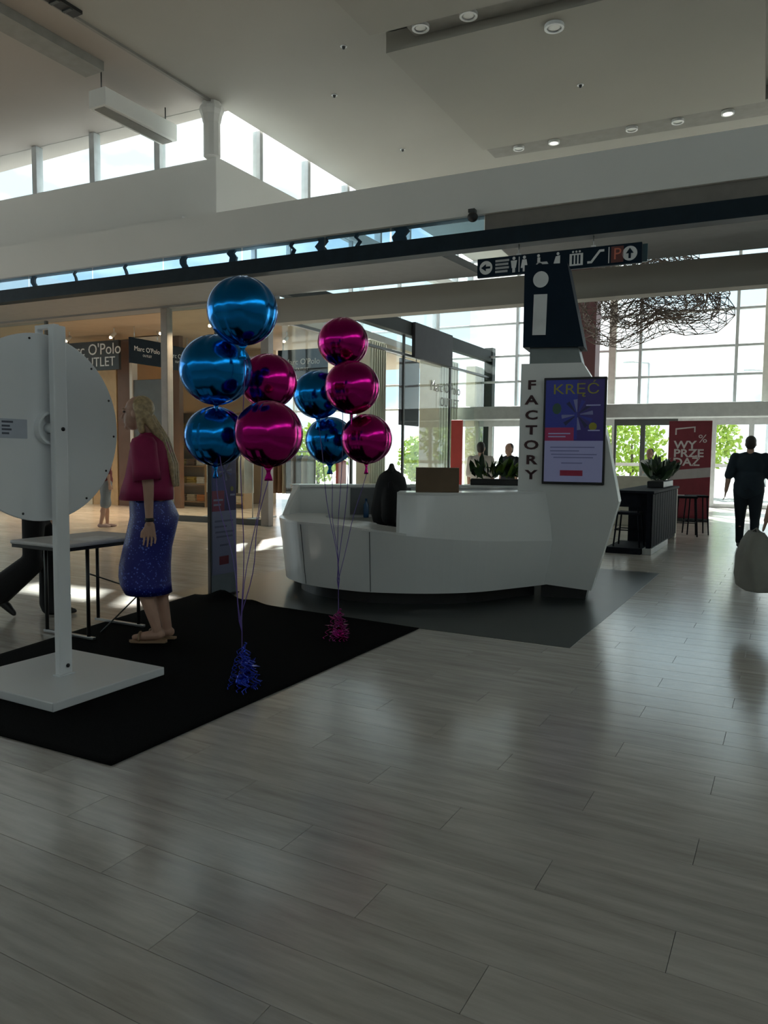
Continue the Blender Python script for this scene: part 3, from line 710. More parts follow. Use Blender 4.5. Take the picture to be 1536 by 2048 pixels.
# ---- hanging wayfinding sign (frame B, face at yb 10.3)
sg = thing('wayfinding_sign', 'long dark navy hanging sign with white pictograms and a red P', 'sign', Bw(-2.417, 10.55, 3.99), A)
MB().bbox(-1.13, 1.13, 0, .06, 0, .265, .004).build('board', M_NAVY, sg)
MB().box(1.135, 1.20, .02, .06, .01, .24).build('end_cap', mat('navy_end', (.01, .05, .07), .4), sg)
for x in (-.53, .50):
    MB().tube([(x, .03, .265), (x, .03, .416)], .008, 6).build('hanger_rod', M_CHROME, sg)
    MB().bbox(x - .03, x + .03, .0, .06, .265, .29, .004).build('hanger_clamp', M_SIGNW, sg)
def flat(pts, name, m, par=sg, y0=-.004, y1=0.0): return MB().prism(pts, y0, y1).build(name, m, par, fix=True)
def disc(cx, cz, r, n=28): return [(cx + r * math.cos(2 * math.pi * k / n), cz + r * math.sin(2 * math.pi * k / n)) for k in range(n)]
def ring_arrow(cx, ang):
    o = flat(disc(cx, .132, .095), 'arrow_disc', M_SIGNW)
    c, s = math.cos(ang), math.sin(ang)
    pts = [(-.065, -.015), (.0, -.015), (.0, -.05), (.07, 0), (.0, .05), (.0, .015), (-.065, .015)]
    flat([(cx + a * c - b * s, .132 + a * s + b * c) for a, b in pts], 'arrow', M_NAVY, o, -.008, -.004)
ring_arrow(-1.0, math.pi); ring_arrow(.98, math.pi / 2)
for k, (a, b) in enumerate(((-.86, -.68), (-.86, -.66), (-.86, -.67), (-.86, -.66))):       # small lines of lettering
    flat([(a, .045 + k * .05), (b, .045 + k * .05), (b, .045 + k * .05 + .03), (a, .045 + k * .05 + .03)], 'lettering', mat('sign_grey', (.45, .46, .47), .5))
for cx, skirt in ((-.59, 0), (-.44, 1)):                                                     # man | woman
    flat(disc(cx, .225, .022, 14), 'pictogram_head', M_SIGNW)
    flat([(cx - .05, .08), (cx + .05, .08), (cx + .03, .195), (cx - .03, .195)] if skirt else [(cx - .03, .09), (cx + .03, .09), (cx + .045, .195), (cx - .045, .195)], 'pictogram_body', M_SIGNW)
    flat([(cx - .02, .03), (cx + .02, .03), (cx + .02, .09), (cx - .02, .09)], 'pictogram_legs', M_SIGNW)
flat([(-.52, .03), (-.508, .03), (-.508, .24), (-.52, .24)], 'divider', M_SIGNW)
flat(disc(-.24, .225, .02, 14), 'pictogram_head', M_SIGNW)                                   # wheelchair
flat([(-.255, .10), (-.14, .10), (-.10, .04), (-.07, .05), (-.12, .135), (-.215, .135), (-.215, .2), (-.255, .2)], 'pictogram_body', M_SIGNW)
o = flat(disc(-.22, .08, .06), 'pictogram_wheel', M_SIGNW); flat(disc(-.22, .08, .042), 'wheel_hole', M_NAVY, o, -.0045, -.004)
flat(disc(.03, .225, .02, 14), 'pictogram_head', M_SIGNW)                                    # baby changing
flat([(-.05, .05), (.12, .05), (.12, .07), (.06, .08), (.06, .2), (.0, .19), (-.03, .09)], 'pictogram_body', M_SIGNW)
flat([(.19, .04), (.37, .04), (.37, .2), (.19, .2)], 'pictogram_lift', M_SIGNW)              # lift
for x in (.235, .28, .325):
    flat(disc(x, .225, .014, 12), 'pictogram_head', M_SIGNW); flat([(x - .012, .06), (x + .012, .06), (x + .012, .18), (x - .012, .18)], 'lift_figure', M_NAVY, sg, -.005, -.004)
flat([(.43, .05), (.49, .05), (.60, .19), (.65, .19), (.65, .22), (.585, .22), (.475, .08), (.43, .08)], 'pictogram_escalator', M_SIGNW)
flat([(.705, .03), (.717, .03), (.717, .24), (.705, .24)], 'divider', M_SIGNW)
flat([(.74, .03), (.90, .03), (.90, .24), (.74, .24)], 'parking_square', mat('parking_brown', (.13, .035, .03), .5))
text('parking_letter', 'P', .21, mat('parking_red', (.60, .16, .10), .5), sg, (.82, -.007, .135), ext=.002)

# ================================================================== PEOPLE
def V(*a): return Vector(a)
def person(name, label, loc, yaw, s=1.0, legs=((5, 5), (-5, 5)), arms=((5, 10, 8), (-5, 10, 8)), lean=0, head_fwd=.0, skin=M_SKIN, top=None, bottom=None,
           shoes=M_BLACK, hair=M_HAIRD, sleeve=.5, bottom_len=1.0, flare=.055, girth=1.0, voxel=.013, longhair=False, skirt=None, hem=None, build_top=True, eyes=False):
    t = thing(name, label, 'person', loc, R(yaw))
    inner = link('pose', None, t) if False else t
    hipz, sgn = .90 * s, (1, -1)
    J = {}
    low = 9
    for i, (a, b) in enumerate(legs):
        y = sgn[i] * .088 * s * girth ** .5
        hip = V(0, y, hipz); a, b = R(a), R(b)
        knee = hip + V(math.sin(a), 0, -math.cos(a)) * .42 * s
        ank = knee + V(math.sin(a - b), 0, -math.cos(a - b)) * .40 * s
        J['leg', i] = [hip, knee, ank, a - b]; 
        foot_dz = .075 * s + max(0, math.sin(-(a - b)) * .10 * s) * 0
        low = min(low, ank.z - .075 * s)
    up = V(0, 0, -low)
    for i in (0, 1):
        J['leg', i][:3] = [p + up for p in J['leg', i][:3]]
    lz = math.tan(R(lean))
    pel = V(0, 0, .95 * s) + up; 
    def T(z, x=0, y=0): return V((z - .95) * s * lz + x * s, y * s, z * s) + up
    chest, neckb, hc = T(1.30), T(1.47), T(1.62, .02 + head_fwd)
    for i in (0, 1):
        sw, el, ab = [R(q) for q in arms[i]]
        sh = T(1.41, 0, sgn[i] * .175 * girth ** .5)
        d1 = V(math.sin(sw), sgn[i] * math.sin(ab), -math.cos(sw)).normalized(); elb = sh + d1 * .29 * s
        d2 = V(math.sin(sw + el), sgn[i] * math.sin(ab * .5), -math.cos(sw + el)).normalized(); wr = elb + d2 * .25 * s
        J['arm', i] = [sh, elb, wr, d2]
    b = MB(); k = s
    # head
    b.ell(hc + V(-.012, 0, .022) * k, (.094 * k, .074 * k, .098 * k)); b.ell(hc + V(.030, 0, -.045) * k, (.060 * k, .055 * k, .072 * k))
    b.cap(hc + V(.082, 0, .004) * k, .008 * k, hc + V(.100, 0, -.026) * k, .013 * k, 8); b.ell(hc + V(.074, 0, .028) * k, (.018 * k, .045 * k, .012 * k), 12, 8)
    b.ell(hc + V(.084, 0, -.060) * k, (.012 * k, .022 * k, .010 * k), 10, 6); b.ell(hc + V(.070, 0, -.098) * k, (.022 * k, .024 * k, .018 * k), 10, 6)
    for y in (1, -1): b.ell(hc + V(-.005, y * .075, -.012) * k, (.020 * k, .011 * k, .032 * k), 10, 8)
    b.cap(hc + V(-.02, 0, -.05) * k, .050 * k, neckb, .056 * k)
    # trunk
    b.cap(T(1.33, 0, .07), .10 * k, T(1.02, 0, .06), .095 * k); b.cap(T(1.33, 0, -.07), .10 * k, T(1.02, 0, -.06), .095 * k); b.cap(T(1.40, 0, .13), .06 * k, T(1.40, 0, -.13), .06 * k)
    for i in (0, 1):
        hip, knee, ank, sa = J['leg', i]
        b.cap(hip, .085 * k, knee, .055 * k); b.cap(knee, .054 * k, knee.lerp(ank, .35) + V(-.012, 0, 0), .056 * k); b.cap(knee.lerp(ank, .35), .052 * k, ank, .034 * k)
        pit = min(0, sa) * .9 if ank.z - .075 * k > .03 else 0
        fd = V(math.cos(pit), 0, math.sin(pit))
        b.cap(ank + V(-.02, 0, -.035) * k, .034 * k, ank + fd * .10 * k + V(0, 0, -.048 * k), .030 * k); b.cap(ank + fd * .08 * k + V(0, 0, -.05 * k), .030 * k, ank + fd * .16 * k + V(0, 0, -.056 * k), .020 * k)
        J['foot', i] = (ank, fd)
        sh, elb, wr, d2 = J['arm', i]
        b.cap(sh, .050 * k * girth ** .6, elb, .038 * k * girth ** .8); b.cap(elb, .037 * k * girth ** .8, wr, .025 * k * girth ** .4)
        # hand: palm, four fingers and a thumb leaving the side of the palm
        side = V(1, 0, 0) - d2 * d2.x; side.normalize(); nrmv = d2.cross(side)
        for o_ in (-.030, -.010, .010, .030): b.cap(wr + (d2 * .015 + side * o_ * .7) * k, .014 * k, wr + (d2 * .085 + side * o_) * k, .012 * k, 8)
        for o_, L in ((-.034, .058), (-.0115, .074), (.0115, .080), (.034, .068)):
            p0 = wr + (d2 * .085 + side * o_) * k; p1 = p0 + (d2 * L * .5 + side * o_ * .15 - nrmv * sgn[i] * .006) * k; p2 = p1 + (d2 * L * .45 - nrmv * sgn[i] * .018) * k
            b.cap(p0, .0088 * k, p1, .0082 * k, 8); b.cap(p1, .0082 * k, p2, .007 * k, 8)
        p0 = wr + (d2 * .03 + side * .022) * k; p1 = p0 + (d2 * .035 + side * .030) * k; p2 = p1 + (d2 * .032 + side * .006) * k
        b.cap(p0, .013 * k, p1, .011 * k, 8); b.cap(p1, .011 * k, p2, .009 * k, 8)
        J['hand', i] = wr + d2 * .09 * k
    body = blob('body', b, skin, t, voxel, 2)
    if eyes:
        for y in (1, -1):
            MB().ell(hc + V(.080, y * .030, .010) * k, (.010 * k, .013 * k, .008 * k), 10, 8).build('eye', mat('eye_dark', (.03, .02, .02), .3), body)
            MB().ell(hc + V(.082, y * .030, .030) * k, (.010 * k, .022 * k, .004 * k), 10, 6).build('eyebrow', hair, body)
        MB().ell(hc + V(.090, 0, -.060) * k, (.008 * k, .020 * k, .007 * k), 10, 6).build('lips', mat('lips', (.34, .10, .10), .4), body)
    # hair
    h = MB(); h.ell(hc + V(-.036, 0, .036) * k, (.086 * k, .080 * k, .089 * k)); h.ell(hc + V(-.05, 0, -.02) * k, (.052 * k, .076 * k, .08 * k))
    if longhair:
        for y in (-.05, 0, .05):
            h.cap(hc + V(-.065, y, .0) * k, .034 * k, T(1.44, -.085, y * 1.1), .028 * k); h.cap(T(1.44, -.085, y * 1.1), .028 * k, T(1.27, -.140, y * 1.1), .022 * k); h.cap(T(1.27, -.140, y * 1.1), .022 * k, T(1.12, -.150, y), .012 * k)
        for y in (-1, 1): h.cap(hc + V(-.02, y * .066, .05) * k, .026 * k, hc + V(-.055, y * .070, -.12) * k, .024 * k)
    blob('hair', h, hair, t, voxel, 3)
    g = girth
    if build_top:
        c = MB()
        c.ell(T(1.30), (.128 * k * g, .185 * k * g ** .5, .17 * k)); c.ell(T(1.10), (.128 * k * g, .172 * k * g ** .7, .17 * k)); [c.cap(T(1.425, 0, y_ * .05), .075 * k, T(1.395, 0, y_ * .145 * g ** .5), .068 * k) for y_ in (1, -1)]
        c.cap(T(1.0, 0, .05), .125 * k * g, T(.93 if hem is None else hem, 0, .05), .125 * k * g); c.cap(T(1.0, 0, -.05), .125 * k * g, T(.93 if hem is None else hem, 0, -.05), .125 * k * g)
        for i in (0, 1):
            sh, elb, wr, d2 = J['arm', i]
            e1 = sh.lerp(elb, min(1, sleeve * 2)); c.cap(sh, .066 * k * g ** .5, e1, .060 * k * g ** .5)
            if sleeve > .5: c.cap(elb, .052 * k, elb.lerp(wr, (sleeve - .5) * 2), .042 * k)
        blob('top', c, top, t, voxel, 3)
    if bottom:
        c = MB(); c.ell(pel + V(0, 0, -.03 * k), (.125 * k * g, .170 * k * g ** .7, .13 * k))
        for i in (0, 1):
            hip, knee, ank, sa = J['leg', i]
            c.cap(hip + V(0, 0, .02), .100 * k * g ** .6, knee.lerp(hip, max(0, 1 - bottom_len * 2)), (.075 if bottom_len > .6 else .095) * k)
            if bottom_len > .5: c.cap(knee, .072 * k * (flare / .055) ** .4, knee.lerp(ank, (bottom_len - .5) * 2) + V(0, 0, .02), flare * k)
        blob('trousers' if bottom_len > .6 else 'shorts', c, bottom, t, voxel, 3)
    if shoes:
        for i in (0, 1):
            ank, fd = J['foot', i]; c = MB()
            c.cap(ank + V(-.025, 0, -.030) * k, .043 * k, ank + fd * .11 * k + V(0, 0, -.040 * k), .036 * k); c.cap(ank + fd * .10 * k + V(0, 0, -.044 * k), .036 * k, ank + fd * .18 * k + V(0, 0, -.050 * k), .024 * k)
            blob('shoe', c, shoes, t, voxel, 2)
    return t, J, T, hc

def speckle(name, base, dot, scale=55):
    m = bpy.data.materials.new(name); m.use_nodes = True; n, l = m.node_tree.nodes, m.node_tree.links; p = n['Principled BSDF']
    tc = n.new('ShaderNodeTexCoord'); v = n.new('ShaderNodeTexVoronoi'); v.inputs['Scale'].default_value = scale; l.new(tc.outputs['Object'], v.inputs['Vector'])
    no = n.new('ShaderNodeTexNoise'); no.inputs['Scale'].default_value = 16; l.new(tc.outputs['Object'], no.inputs['Vector'])
    mu = n.new('ShaderNodeMath'); mu.operation = 'ADD'; l.new(v.outputs['Distance'], mu.inputs[0]); l.new(no.outputs['Fac'], mu.inputs[1])
    r = n.new('ShaderNodeValToRGB'); r.color_ramp.elements[0].position = .70; r.color_ramp.elements[0].color = (*dot, 1); r.color_ramp.elements[1].position = .80; r.color_ramp.elements[1].color = (*base, 1)
    l.new(mu.outputs[0], r.inputs['Fac']); l.new(r.outputs['Color'], p.inputs['Base Color']); p.inputs['Roughness'].default_value = .45
    return m

# woman in magenta and blue, in profile facing the table
wm, J, T, hc = person('person', 'woman with long blonde hair in magenta top and blue patterned skirt', (-4.118, 4.044, .018), 208.6, s=1.045,
    legs=((13, 30), (4, 14)), arms=((-7, 5, 5), (2, 10, 6)), lean=3.5, head_fwd=.068, top=None, bottom=None, shoes=None, hair=M_HAIRB, voxel=.0055, longhair=True, build_top=False, eyes=True)
k = 1.045
M_MAG = mat('magenta_cloth', (.30, .012, .085), .75, var=.12, scale=10, bump=.3, bscale=14)
c = MB()                                              # boxy oversized top, open at neck, sleeves and hem
def ring(cx, cy, rx, ry, z, n=40, wob=0.0, ph=0): return [(cx + rx * math.cos(2 * math.pi * i / n) * (1 + wob * math.sin(5 * 2 * math.pi * i / n + ph)), cy + ry * math.sin(2 * math.pi * i / n) * (1 + wob * math.sin(7 * 2 * math.pi * i / n)), z) for i in range(n)]
def zt(z): return T(z).z
base = [(1.485, .035, .065, .068, 0), (1.46, .032, .085, .11, 0), (1.42, .028, .115, .19, 0), (1.36, .030, .138, .215, .0), (1.28, .032, .15, .215, .005), (1.18, .044, .160, .215, .01), (1.10, .058, .172, .218, .018), (1.02, .066, .182, .22, .022)]
c.loft([ring(cx * k, 0, rx * k, ry * k, zt(z), 40, w) for z, cx, rx, ry, w in base] + [ring(.066 * k, 0, .170 * k, .21 * k, zt(1.025), 40, .022)] , cap=False)
c.build('top', M_MAG, wm, fix=False)
for i in (0, 1):
    sh, elb, wr, d2 = J['arm', i]; d = (elb - sh).normalized(); a = V(1, 0, 0); a = (a - d * a.dot(d)).normalized(); b_ = d.cross(a)
    sgn_ = 1 if i == 0 else -1
    rings = [[tuple(sh + V(0, sgn_ * .012, 0) + d * q * k + (a * math.cos(2 * math.pi * j / 24) * r1 + b_ * math.sin(2 * math.pi * j / 24) * r1 * .85) * k) for j in range(24)] for q, r1 in ((-.05, .03), (-.035, .07), (.0, .088), (.08, .088), (.17, .090), (.255, .094), (.25, .086))]
    MB().loft(rings, cap=False).build('sleeve', M_MAG, wm)
M_SKIRT = speckle('blue_sequin_cloth', (.014, .018, .20), (.10, .16, .62))
rows = [(1.10, .045, .125, .145), (1.06, .05, .13, .16), (.98, .03, .150, .185), (.90, .012, .165, .20), (.80, .035, .165, .198), (.68, .065, .165, .195), (.56, .085, .175, .195), (.48, .088, .178, .19), (.42, .082, .174, .188), (.355, .062, .160, .182)]
MB().loft([ring(cx * k, 0, rx * k, ry * k, zt(z) * 1.0, 44, .012 * (1.1 - z), z * 6) for z, cx, rx, ry in rows] + [ring(.062 * k, 0, .152 * k, .174 * k, zt(.36), 44, .01)], cap=False).build('skirt', M_SKIRT, wm)
for i in (0, 1):
    ank, fd = J['foot', i]
    MB().loft([[(ank.x + x * k, ank.y + y * k, z) for x, y in ((-.06, -.03), (.0, -.036), (.10, -.042), (.18, -.03), (.20, 0), (.18, .03), (.10, .042), (.0, .036), (-.06, .03), (-.07, 0))] for z in (ank.z - .09 * k, ank.z - .075 * k)], smooth=False).build('sandal_sole', mat('tan_leather', (.30, .19, .11), .6), wm)
    pts = [(ank.x + .12 * k, ank.y + .045 * k * math.cos(u), ank.z - .075 * k + .055 * k * math.sin(u)) for u in [math.pi * q / 8 for q in range(9)]]
    MB().tube(pts, .009, 6).build('sandal_strap', MATS['tan_leather'], wm)
sh, elb, wr, d2 = J['arm', 0]
wt = MB().tube([tuple(wr - d2 * .03 * k), tuple(wr - d2 * .005 * k)], .032, 20).build('wrist_watch', M_BLACK, wm)

person('person', 'person in wide black trousers striding behind the prize wheel', (-5.68, 4.22, 0), 28.6, s=.98, legs=((8, 5), (-4, 44)), arms=((-12, 15, 8), (14, 20, 8)),
       top=mat('black_cotton', (.010, .010, .012), .85), bottom=MATS['black_cotton'], flare=.125, sleeve=.9, hair=M_HAIRD)
person('person', 'bystander in grey shorts and dark red shirt outside the shop', (-11.48, 9.98, 0), 70, s=.95, legs=((7, 6), (-7, 6)), arms=((8, 20, 10), (-6, 10, 10)),
       top=mat('dark_red_cotton', (.13, .02, .03), .8), bottom=mat('grey_denim', (.20, .23, .26), .8), bottom_len=.5, shoes=mat('pinkish_shoe', (.45, .33, .32), .6), hair=M_HAIRD, voxel=.016)
M_DKB = mat('dark_blue_cotton', (.010, .022, .034), .85)
person('person', 'heavy man in dark blue clothes walking away towards the entrance', (-.62, 13.25, 0), 92, s=1.04, legs=((10, 5), (-6, 14)), arms=((-12, 22, 16), (10, 18, 16)),
       top=M_DKB, bottom=mat('dark_trousers', (.008, .016, .026), .85), girth=1.35, sleeve=.55, shoes=mat('grey_sole', (.22, .23, .24), .6), voxel=.016)
person('person', 'person in a pale shirt standing beyond the desk plants', (-5.13, 13.15, 0), 100, s=.98, legs=((2, 2), (-2, 2)), top=mat('pale_shirt', (.55, .50, .45), .8), bottom=mat('pale_trousers', (.50, .47, .43), .8), girth=1.15, voxel=.018)
person('person', 'person in a dark shirt standing left of the information tower', (-5.02, 14.42, 0), 250, s=.98, legs=((2, 2), (-2, 2)), top=mat('dark_shirt', (.012, .016, .022), .85), bottom=MATS['dark_trousers'], girth=1.1, voxel=.018, hair=mat('brown_hair', (.05, .025, .018), .5))
person('person', 'person in a light grey shirt behind the dark bar', (-2.80, 17.35, 0), 250, s=.95, legs=((2, 2), (-2, 2)), top=mat('light_grey_shirt', (.42, .43, .42), .8), bottom=MATS['dark_trousers'], voxel=.018)
holder, Jh, Th, _ = person('person', 'shopper at the right frame edge carrying a large grey bag', (.16, 7.16, 0), 95, s=1.0, legs=((8, 5), (-8, 10)), arms=((2, 6, 26), (-5, 12, 10)), top=mat('grey_cotton', (.25, .25, .25), .8), bottom=MATS['dark_trousers'], voxel=.016)
# large soft bag hanging from the shopper's left hand
bw = holder.matrix_basis @ Jh['hand', 0]
bag = thing('tote_bag', 'large soft grey bag carried at the right edge of the picture', 'bag', (bw.x - .05, bw.y - .02, bw.z - .51), R(112))
M_BAG = mat('grey_canvas', (.30, .30, .27), .85, var=.12, scale=5, bump=.6, bscale=6)
rings = []
for z, lx, ly in ((0, .20, .10), (.02, .22, .125), (.12, .225, .135), (.28, .205, .12), (.40, .18, .09), (.47, .15, .055), (.50, .13, .030), (.49, .12, .022)):
    rings.append([((lx + .010 * math.sin(5 * u + z * 9)) * math.copysign(abs(math.cos(u)) ** .6, math.cos(u)), (ly + .010 * math.sin(4 * u + z * 14)) * math.copysign(abs(math.sin(u)) ** .6, math.sin(u)), z) for u in [2 * math.pi * q / 36 for q in range(36)]])
MB().loft(rings).build('bag_body', M_BAG, bag)
for y in (-.015, .015):
    MB().tube([(-.07, y, .46), (-.05, y * .6, .50), (0, 0, .525), (.05, y * .6, .50), (.07, y, .46)], .008, 8).build('handle', M_BAG, bag)

# ================================================================== RIGHT SIDE: bar, planter, banner, sculpture
bar = thing('bar_counter', 'dark wooden bar counter standing on the bright floor', 'bar counter', (-2.1, 11.5, 0), 0)
M_BAR = mat('dark_stained_wood', (.008, .009, .014), .75, var=.25, scale=9, spec=.12)
MB().bbox(-.22, .28, 1.0, 2.7, .05, .90, .006).build('carcass', M_BAR, bar)
MB().bbox(.22, .28, .04, 1.0, .05, .90, .006).build('side_panel', M_BAR, bar)
MB().bbox(-.27, .32, 0, 2.75, .90, .94, .006).build('counter_top', M_BAR, bar)
for k in range(11):
    MB().bbox(.282, .298, .06 + k * .24, .27 + k * .24, .10, .89, .004).build('board', M_BAR, bar)
MB().bbox(.18, .31, -.02, 1.65, 0, .09, .006).build('base_step', mat('pale_riser', (.42, .43, .42), .5), bar)
MB().bbox(-.34, .17, -.06, 1.0, 0, .09, .006).build('foot_platform', M_BAR, bar)
MB().bbox(.18, .27, 2.75, 2.95, 0, .88, .004).build('cream_panel', mat('cream_board', (.62, .58, .48), .5), bar)
def bar_stool(label, c, rz, h, seat):
    t = thing('bar_stool', label, 'stool', c, rz, 'dark bar stools')
    MB().bbox(-.18, .18, -.18, .18, h - .04, h, .012).build('seat', M_BAR, t)
    for x in (-1, 1):
        for y in (-1, 1):
            MB().tube([(x * .19, y * .19, 0), (x * .15, y * .15, h - .03)], .013, 8).build('leg', M_BAR, t)
    for x in (-1, 1):
        MB().tube([(x * .178, -.178, .25), (x * .178, .178, .25)], .009, 6).build('foot_rail', M_BAR, t); MB().tube([(-.178, x * .178, .25), (.178, x * .178, .25)], .009, 6).build('foot_rail', M_BAR, t)
    if seat:
        MB().bbox(-.18, .18, .15, .18, h + .08, h + .30, .01).build('backrest', M_BAR, t)
        for x in (-.15, .15): MB().tube([(x, .16, h), (x, .165, h + .2)], .012, 8).build('back_post', M_BAR, t)
    return t
bar_stool('dark bar stool with backrest at the near end of the bar', (-2.16, 11.75, .092), R(180), .52, True)
bar_stool('thin legged dark stool beside the red banner', (-1.60, 15.3, 0), R(20), .74, False)
bar_stool('thin legged dark stool just behind the bar end', (-1.72, 14.85, 0), R(10), .74, False)
planter('bar_planter', 'bushy dark green plants in a black trough on the bar', (-2.0, 13.55, .942), R(90), 1.1, .26, .10, 120, .36, 8, LEAF_MATS[:2], M_BLACK)
# promotional counter block behind the bar
tag(MB().bbox(-.7, .7, -.2, .2, 0, 1.05, .02).build('reception_block', mat('cream_counter', (.52, .50, .42), .5), None, (-3.05, 16.6, 0), A), 'cream counter block behind the dark bar', 'counter')

ban = thing('sale_banner', 'tall dark red sale banner with white lettering in front of the doors', 'banner', (-2.13, 18.55, 0), R(4))
MB().bbox(-.46, .46, 0, .05, .06, 2.30, .006).build('panel', M_RED, ban)
MB().bbox(-.47, .47, -.12, .17, 0, .06, .006).build('foot', M_FRAMED, ban)
M_BT = mat('banner_white', (.66, .60, .60), .6)
for i, (s_, x, z) in enumerate((('WY', -.10, 1.74), ('PRZE', -.02, 1.55), ('DA\u017b', -.06, 1.35))):
    text('lettering', s_, .25, M_BT, ban, (x, -.004, z), ext=.002, sx=1.15, off=.006)
text('lettering', '%', .26, M_BT, ban, (.27, -.004, 1.88), ext=.002, sx=1.1)
flat([(-.32, 1.98), (-.29, 1.98), (-.29, 2.10), (.08, 2.14), (.08, 2.04), (.11, 2.04), (.11, 2.17), (-.32, 2.13)], 'bracket_mark', M_BT, ban, -.004, 0)
flat([(-.46, .93), (.46, 1.02), (.46, 1.24), (-.46, 1.15)], 'pale_stripe', mat('banner_stripe', (.45, .42, .42), .6), ban, -.004, 0)
flat([(-.22, .55), (.02, .55), (.02, .60), (-.22, .60)], 'small_print', M_BT, ban, -.004, 0)

# wire cloud hanging in the entrance atrium
sculpt = thing('wire_sculpture', 'brown wire mesh cloud hanging under the entrance glazing', 'hanging sculpture', (-2.75, 17.3, 5.05))
q = random.Random(12)
def wire_cloud():
    bm = bmesh.new(); bmesh.ops.create_icosphere(bm, subdivisions=4, radius=1)
    for v in bm.verts:
        f = 1 + .22 * math.sin(5 * v.co.x + 2 * v.co.z) + .16 * math.sin(7 * v.co.y + 3 * v.co.x)
        v.co = Vector((v.co.x * 1.55 * f + q.uniform(-.03, .03), v.co.y * .8 * f + q.uniform(-.03, .03), v.co.z * (1.0 if v.co.z < 0 else .8) * f * (1 - .22 * v.co.x) + q.uniform(-.03, .03)))
    me = bpy.data.meshes.new('mesh_shell'); bm.to_mesh(me); bm.free(); me.materials.append(mat('bronze_wire', (.16, .12, .10), .5, metal=.3)); return me
o = link('mesh_shell', wire_cloud(), sculpt); w = o.modifiers.new('wire', 'WIREFRAME'); w.thickness = .017; w.use_replace = True
o2 = link('inner_shell', o.data, sculpt); o2.scale = (.7, .7, .7); o2.rotation_euler = (0, 0, .6); w = o2.modifiers.new('wire', 'WIREFRAME'); w.thickness = .022; w.use_replace = True
for x in (-.7, .8): MB().tube([(x, 0, .4), (x, 0, 2.925)], .006, 6).build('suspension_wire', M_FRAMED, sculpt)

# ================================================================== SHOP (left and beyond)
post = struct(MB().bbox(-11.12, -10.95, 12.42, 12.60, 0, 4.46, .01).build('trim_10', mat('post_bronze', (.30, .27, .25), .4), None, (0, 0, 0), A), 'slim bronze shop front post')
struct(MB().bbox(-8.60, -8.42, 12.42, 12.60, 0, 4.46, .01).build('trim_11', MATS['post_bronze'], None, (0, 0, 0), A), 'slim bronze shop corner post')
shopw = struct(link('window_7', None, None, (0, 0, 0), A), 'shop front glazing')
for a, b in ((-18.5, -16.6), (-16.5, -14.6), (-10.94, -9.75), (-9.72, -8.62)):
    MB().box(a, b, 12.50, 12.515, .12, 4.44).build('pane', M_GLASS, shopw)
    MB().box(a, b, 12.47, 12.54, 0, .12).build('bottom_rail', M_FRAMED, shopw)
for x in (-16.55, -14.58, -9.735): MB().box(x - .025, x + .025, 12.47, 12.54, 0, 4.44).build('mullion', M_FRAMED, shopw)
side = struct(link('window_8', None), 'side glazing of the shop along the entrance hall')
for a, b in ((12.5, 15.2), (15.25, 17.85), (17.9, 20.9), (20.95, 24.1)):
    MB().box(-9.21, -9.195, a, b, .1, 4.06).build('pane', M_GLASS, side); MB().box(-9.21, -9.195, a, b, 4.16, 4.62).build('pane', M_GLASS, side)
for y in (15.22, 17.87, 20.93): MB().box(-9.23, -9.17, y - .03, y + .03, 0, 4.7).build('mullion', M_FRAMED, side)
MB().box(-9.25, -9.15, 12.5, 24.3, 4.08, 4.14).build('rail', M_FRAMED, side)
M_BEAMD = mat('dark_beam', (.018, .022, .022), .6, spec=.2)
MB().bbox(-9.32, -9.08, 12.5, 24.3, 4.62, 4.98, .01).build('top_beam', M_BEAMD, side)
MB().bbox(-9.35, -9.05, 24.1, 24.4, 0, 5.1, .02).build('end_post', M_BEAMD, side)
text('window_lettering', "Marc O'Polo", .42, mat('gold_letter', (.06, .045, .02), .4), side, (-9.18, 20.6, 3.44), rot=(R(90), 0, R(90)), ext=.003)
text('window_lettering', 'OUTLET', .38, MATS['gold_letter'], side, (-9.18, 20.9, 3.02), rot=(R(90), 0, R(90)), ext=.003)
M_BEIGE = mat('beige_wall', (.46, .36, .26), .7, var=.05, scale=2); M_BROWN = mat('brown_panel', (.16, .085, .055), .6, var=.1, scale=3); M_CREAM = mat('cream_panel', (.66, .62, .50), .6, var=.05)
struct(MB().box(-24, -12.4, 18.4, 18.7, 0, 4.7).build('wall_shop_back', M_BEIGE, None, (0, 0, 0), A), 'beige rear wall of the shop')
struct(MB().box(-24, -9.5, 12.82, 24.2, 4.46, 4.70).build('ceiling_shop', M_BEIGE, None, (0, 0, 0), A), 'beige shop ceiling')
for i, (x, w_, m) in enumerate(((-20.2, .45, M_CREAM), (-19.7, 1.3, M_BROWN), (-18.35, 1.1, M_BEIGE), (-17.2, .9, M_CREAM), (-16.25, .9, mat('golden_wood', (.55, .38, .20), .6)), (-15.3, .42, M_BROWN), (-13.4, .22, M_BROWN))):
    struct(MB().box(x, x + w_, 15.4, 15.55, 0, 4.45).build('wall_panel', m, None, (0, 0, 0), A), 'tall wall panel inside the shop')
# grey doorway with a white header
gd = thing('shop_partition', 'grey partition with white header inside the shop', 'partition', Bw(-14.05, 15.2), A)
MB().bbox(-.55, .60, 0, .12, 0, 3.35, .01).build('grey_leaf', mat('grey_leaf', (.085, .095, .10), .5), gd); MB().bbox(-.55, .62, -.05, .15, 3.80, 4.44, .01).build('header', M_FASCIA, gd)
MB().bbox(-.60, -.50, -.04, .16, 0, 3.8, .01).build('jamb', M_FASCIA, gd); MB().bbox(.55, .65, -.04, .16, 0, 3.8, .01).build('jamb', M_FASCIA, gd)
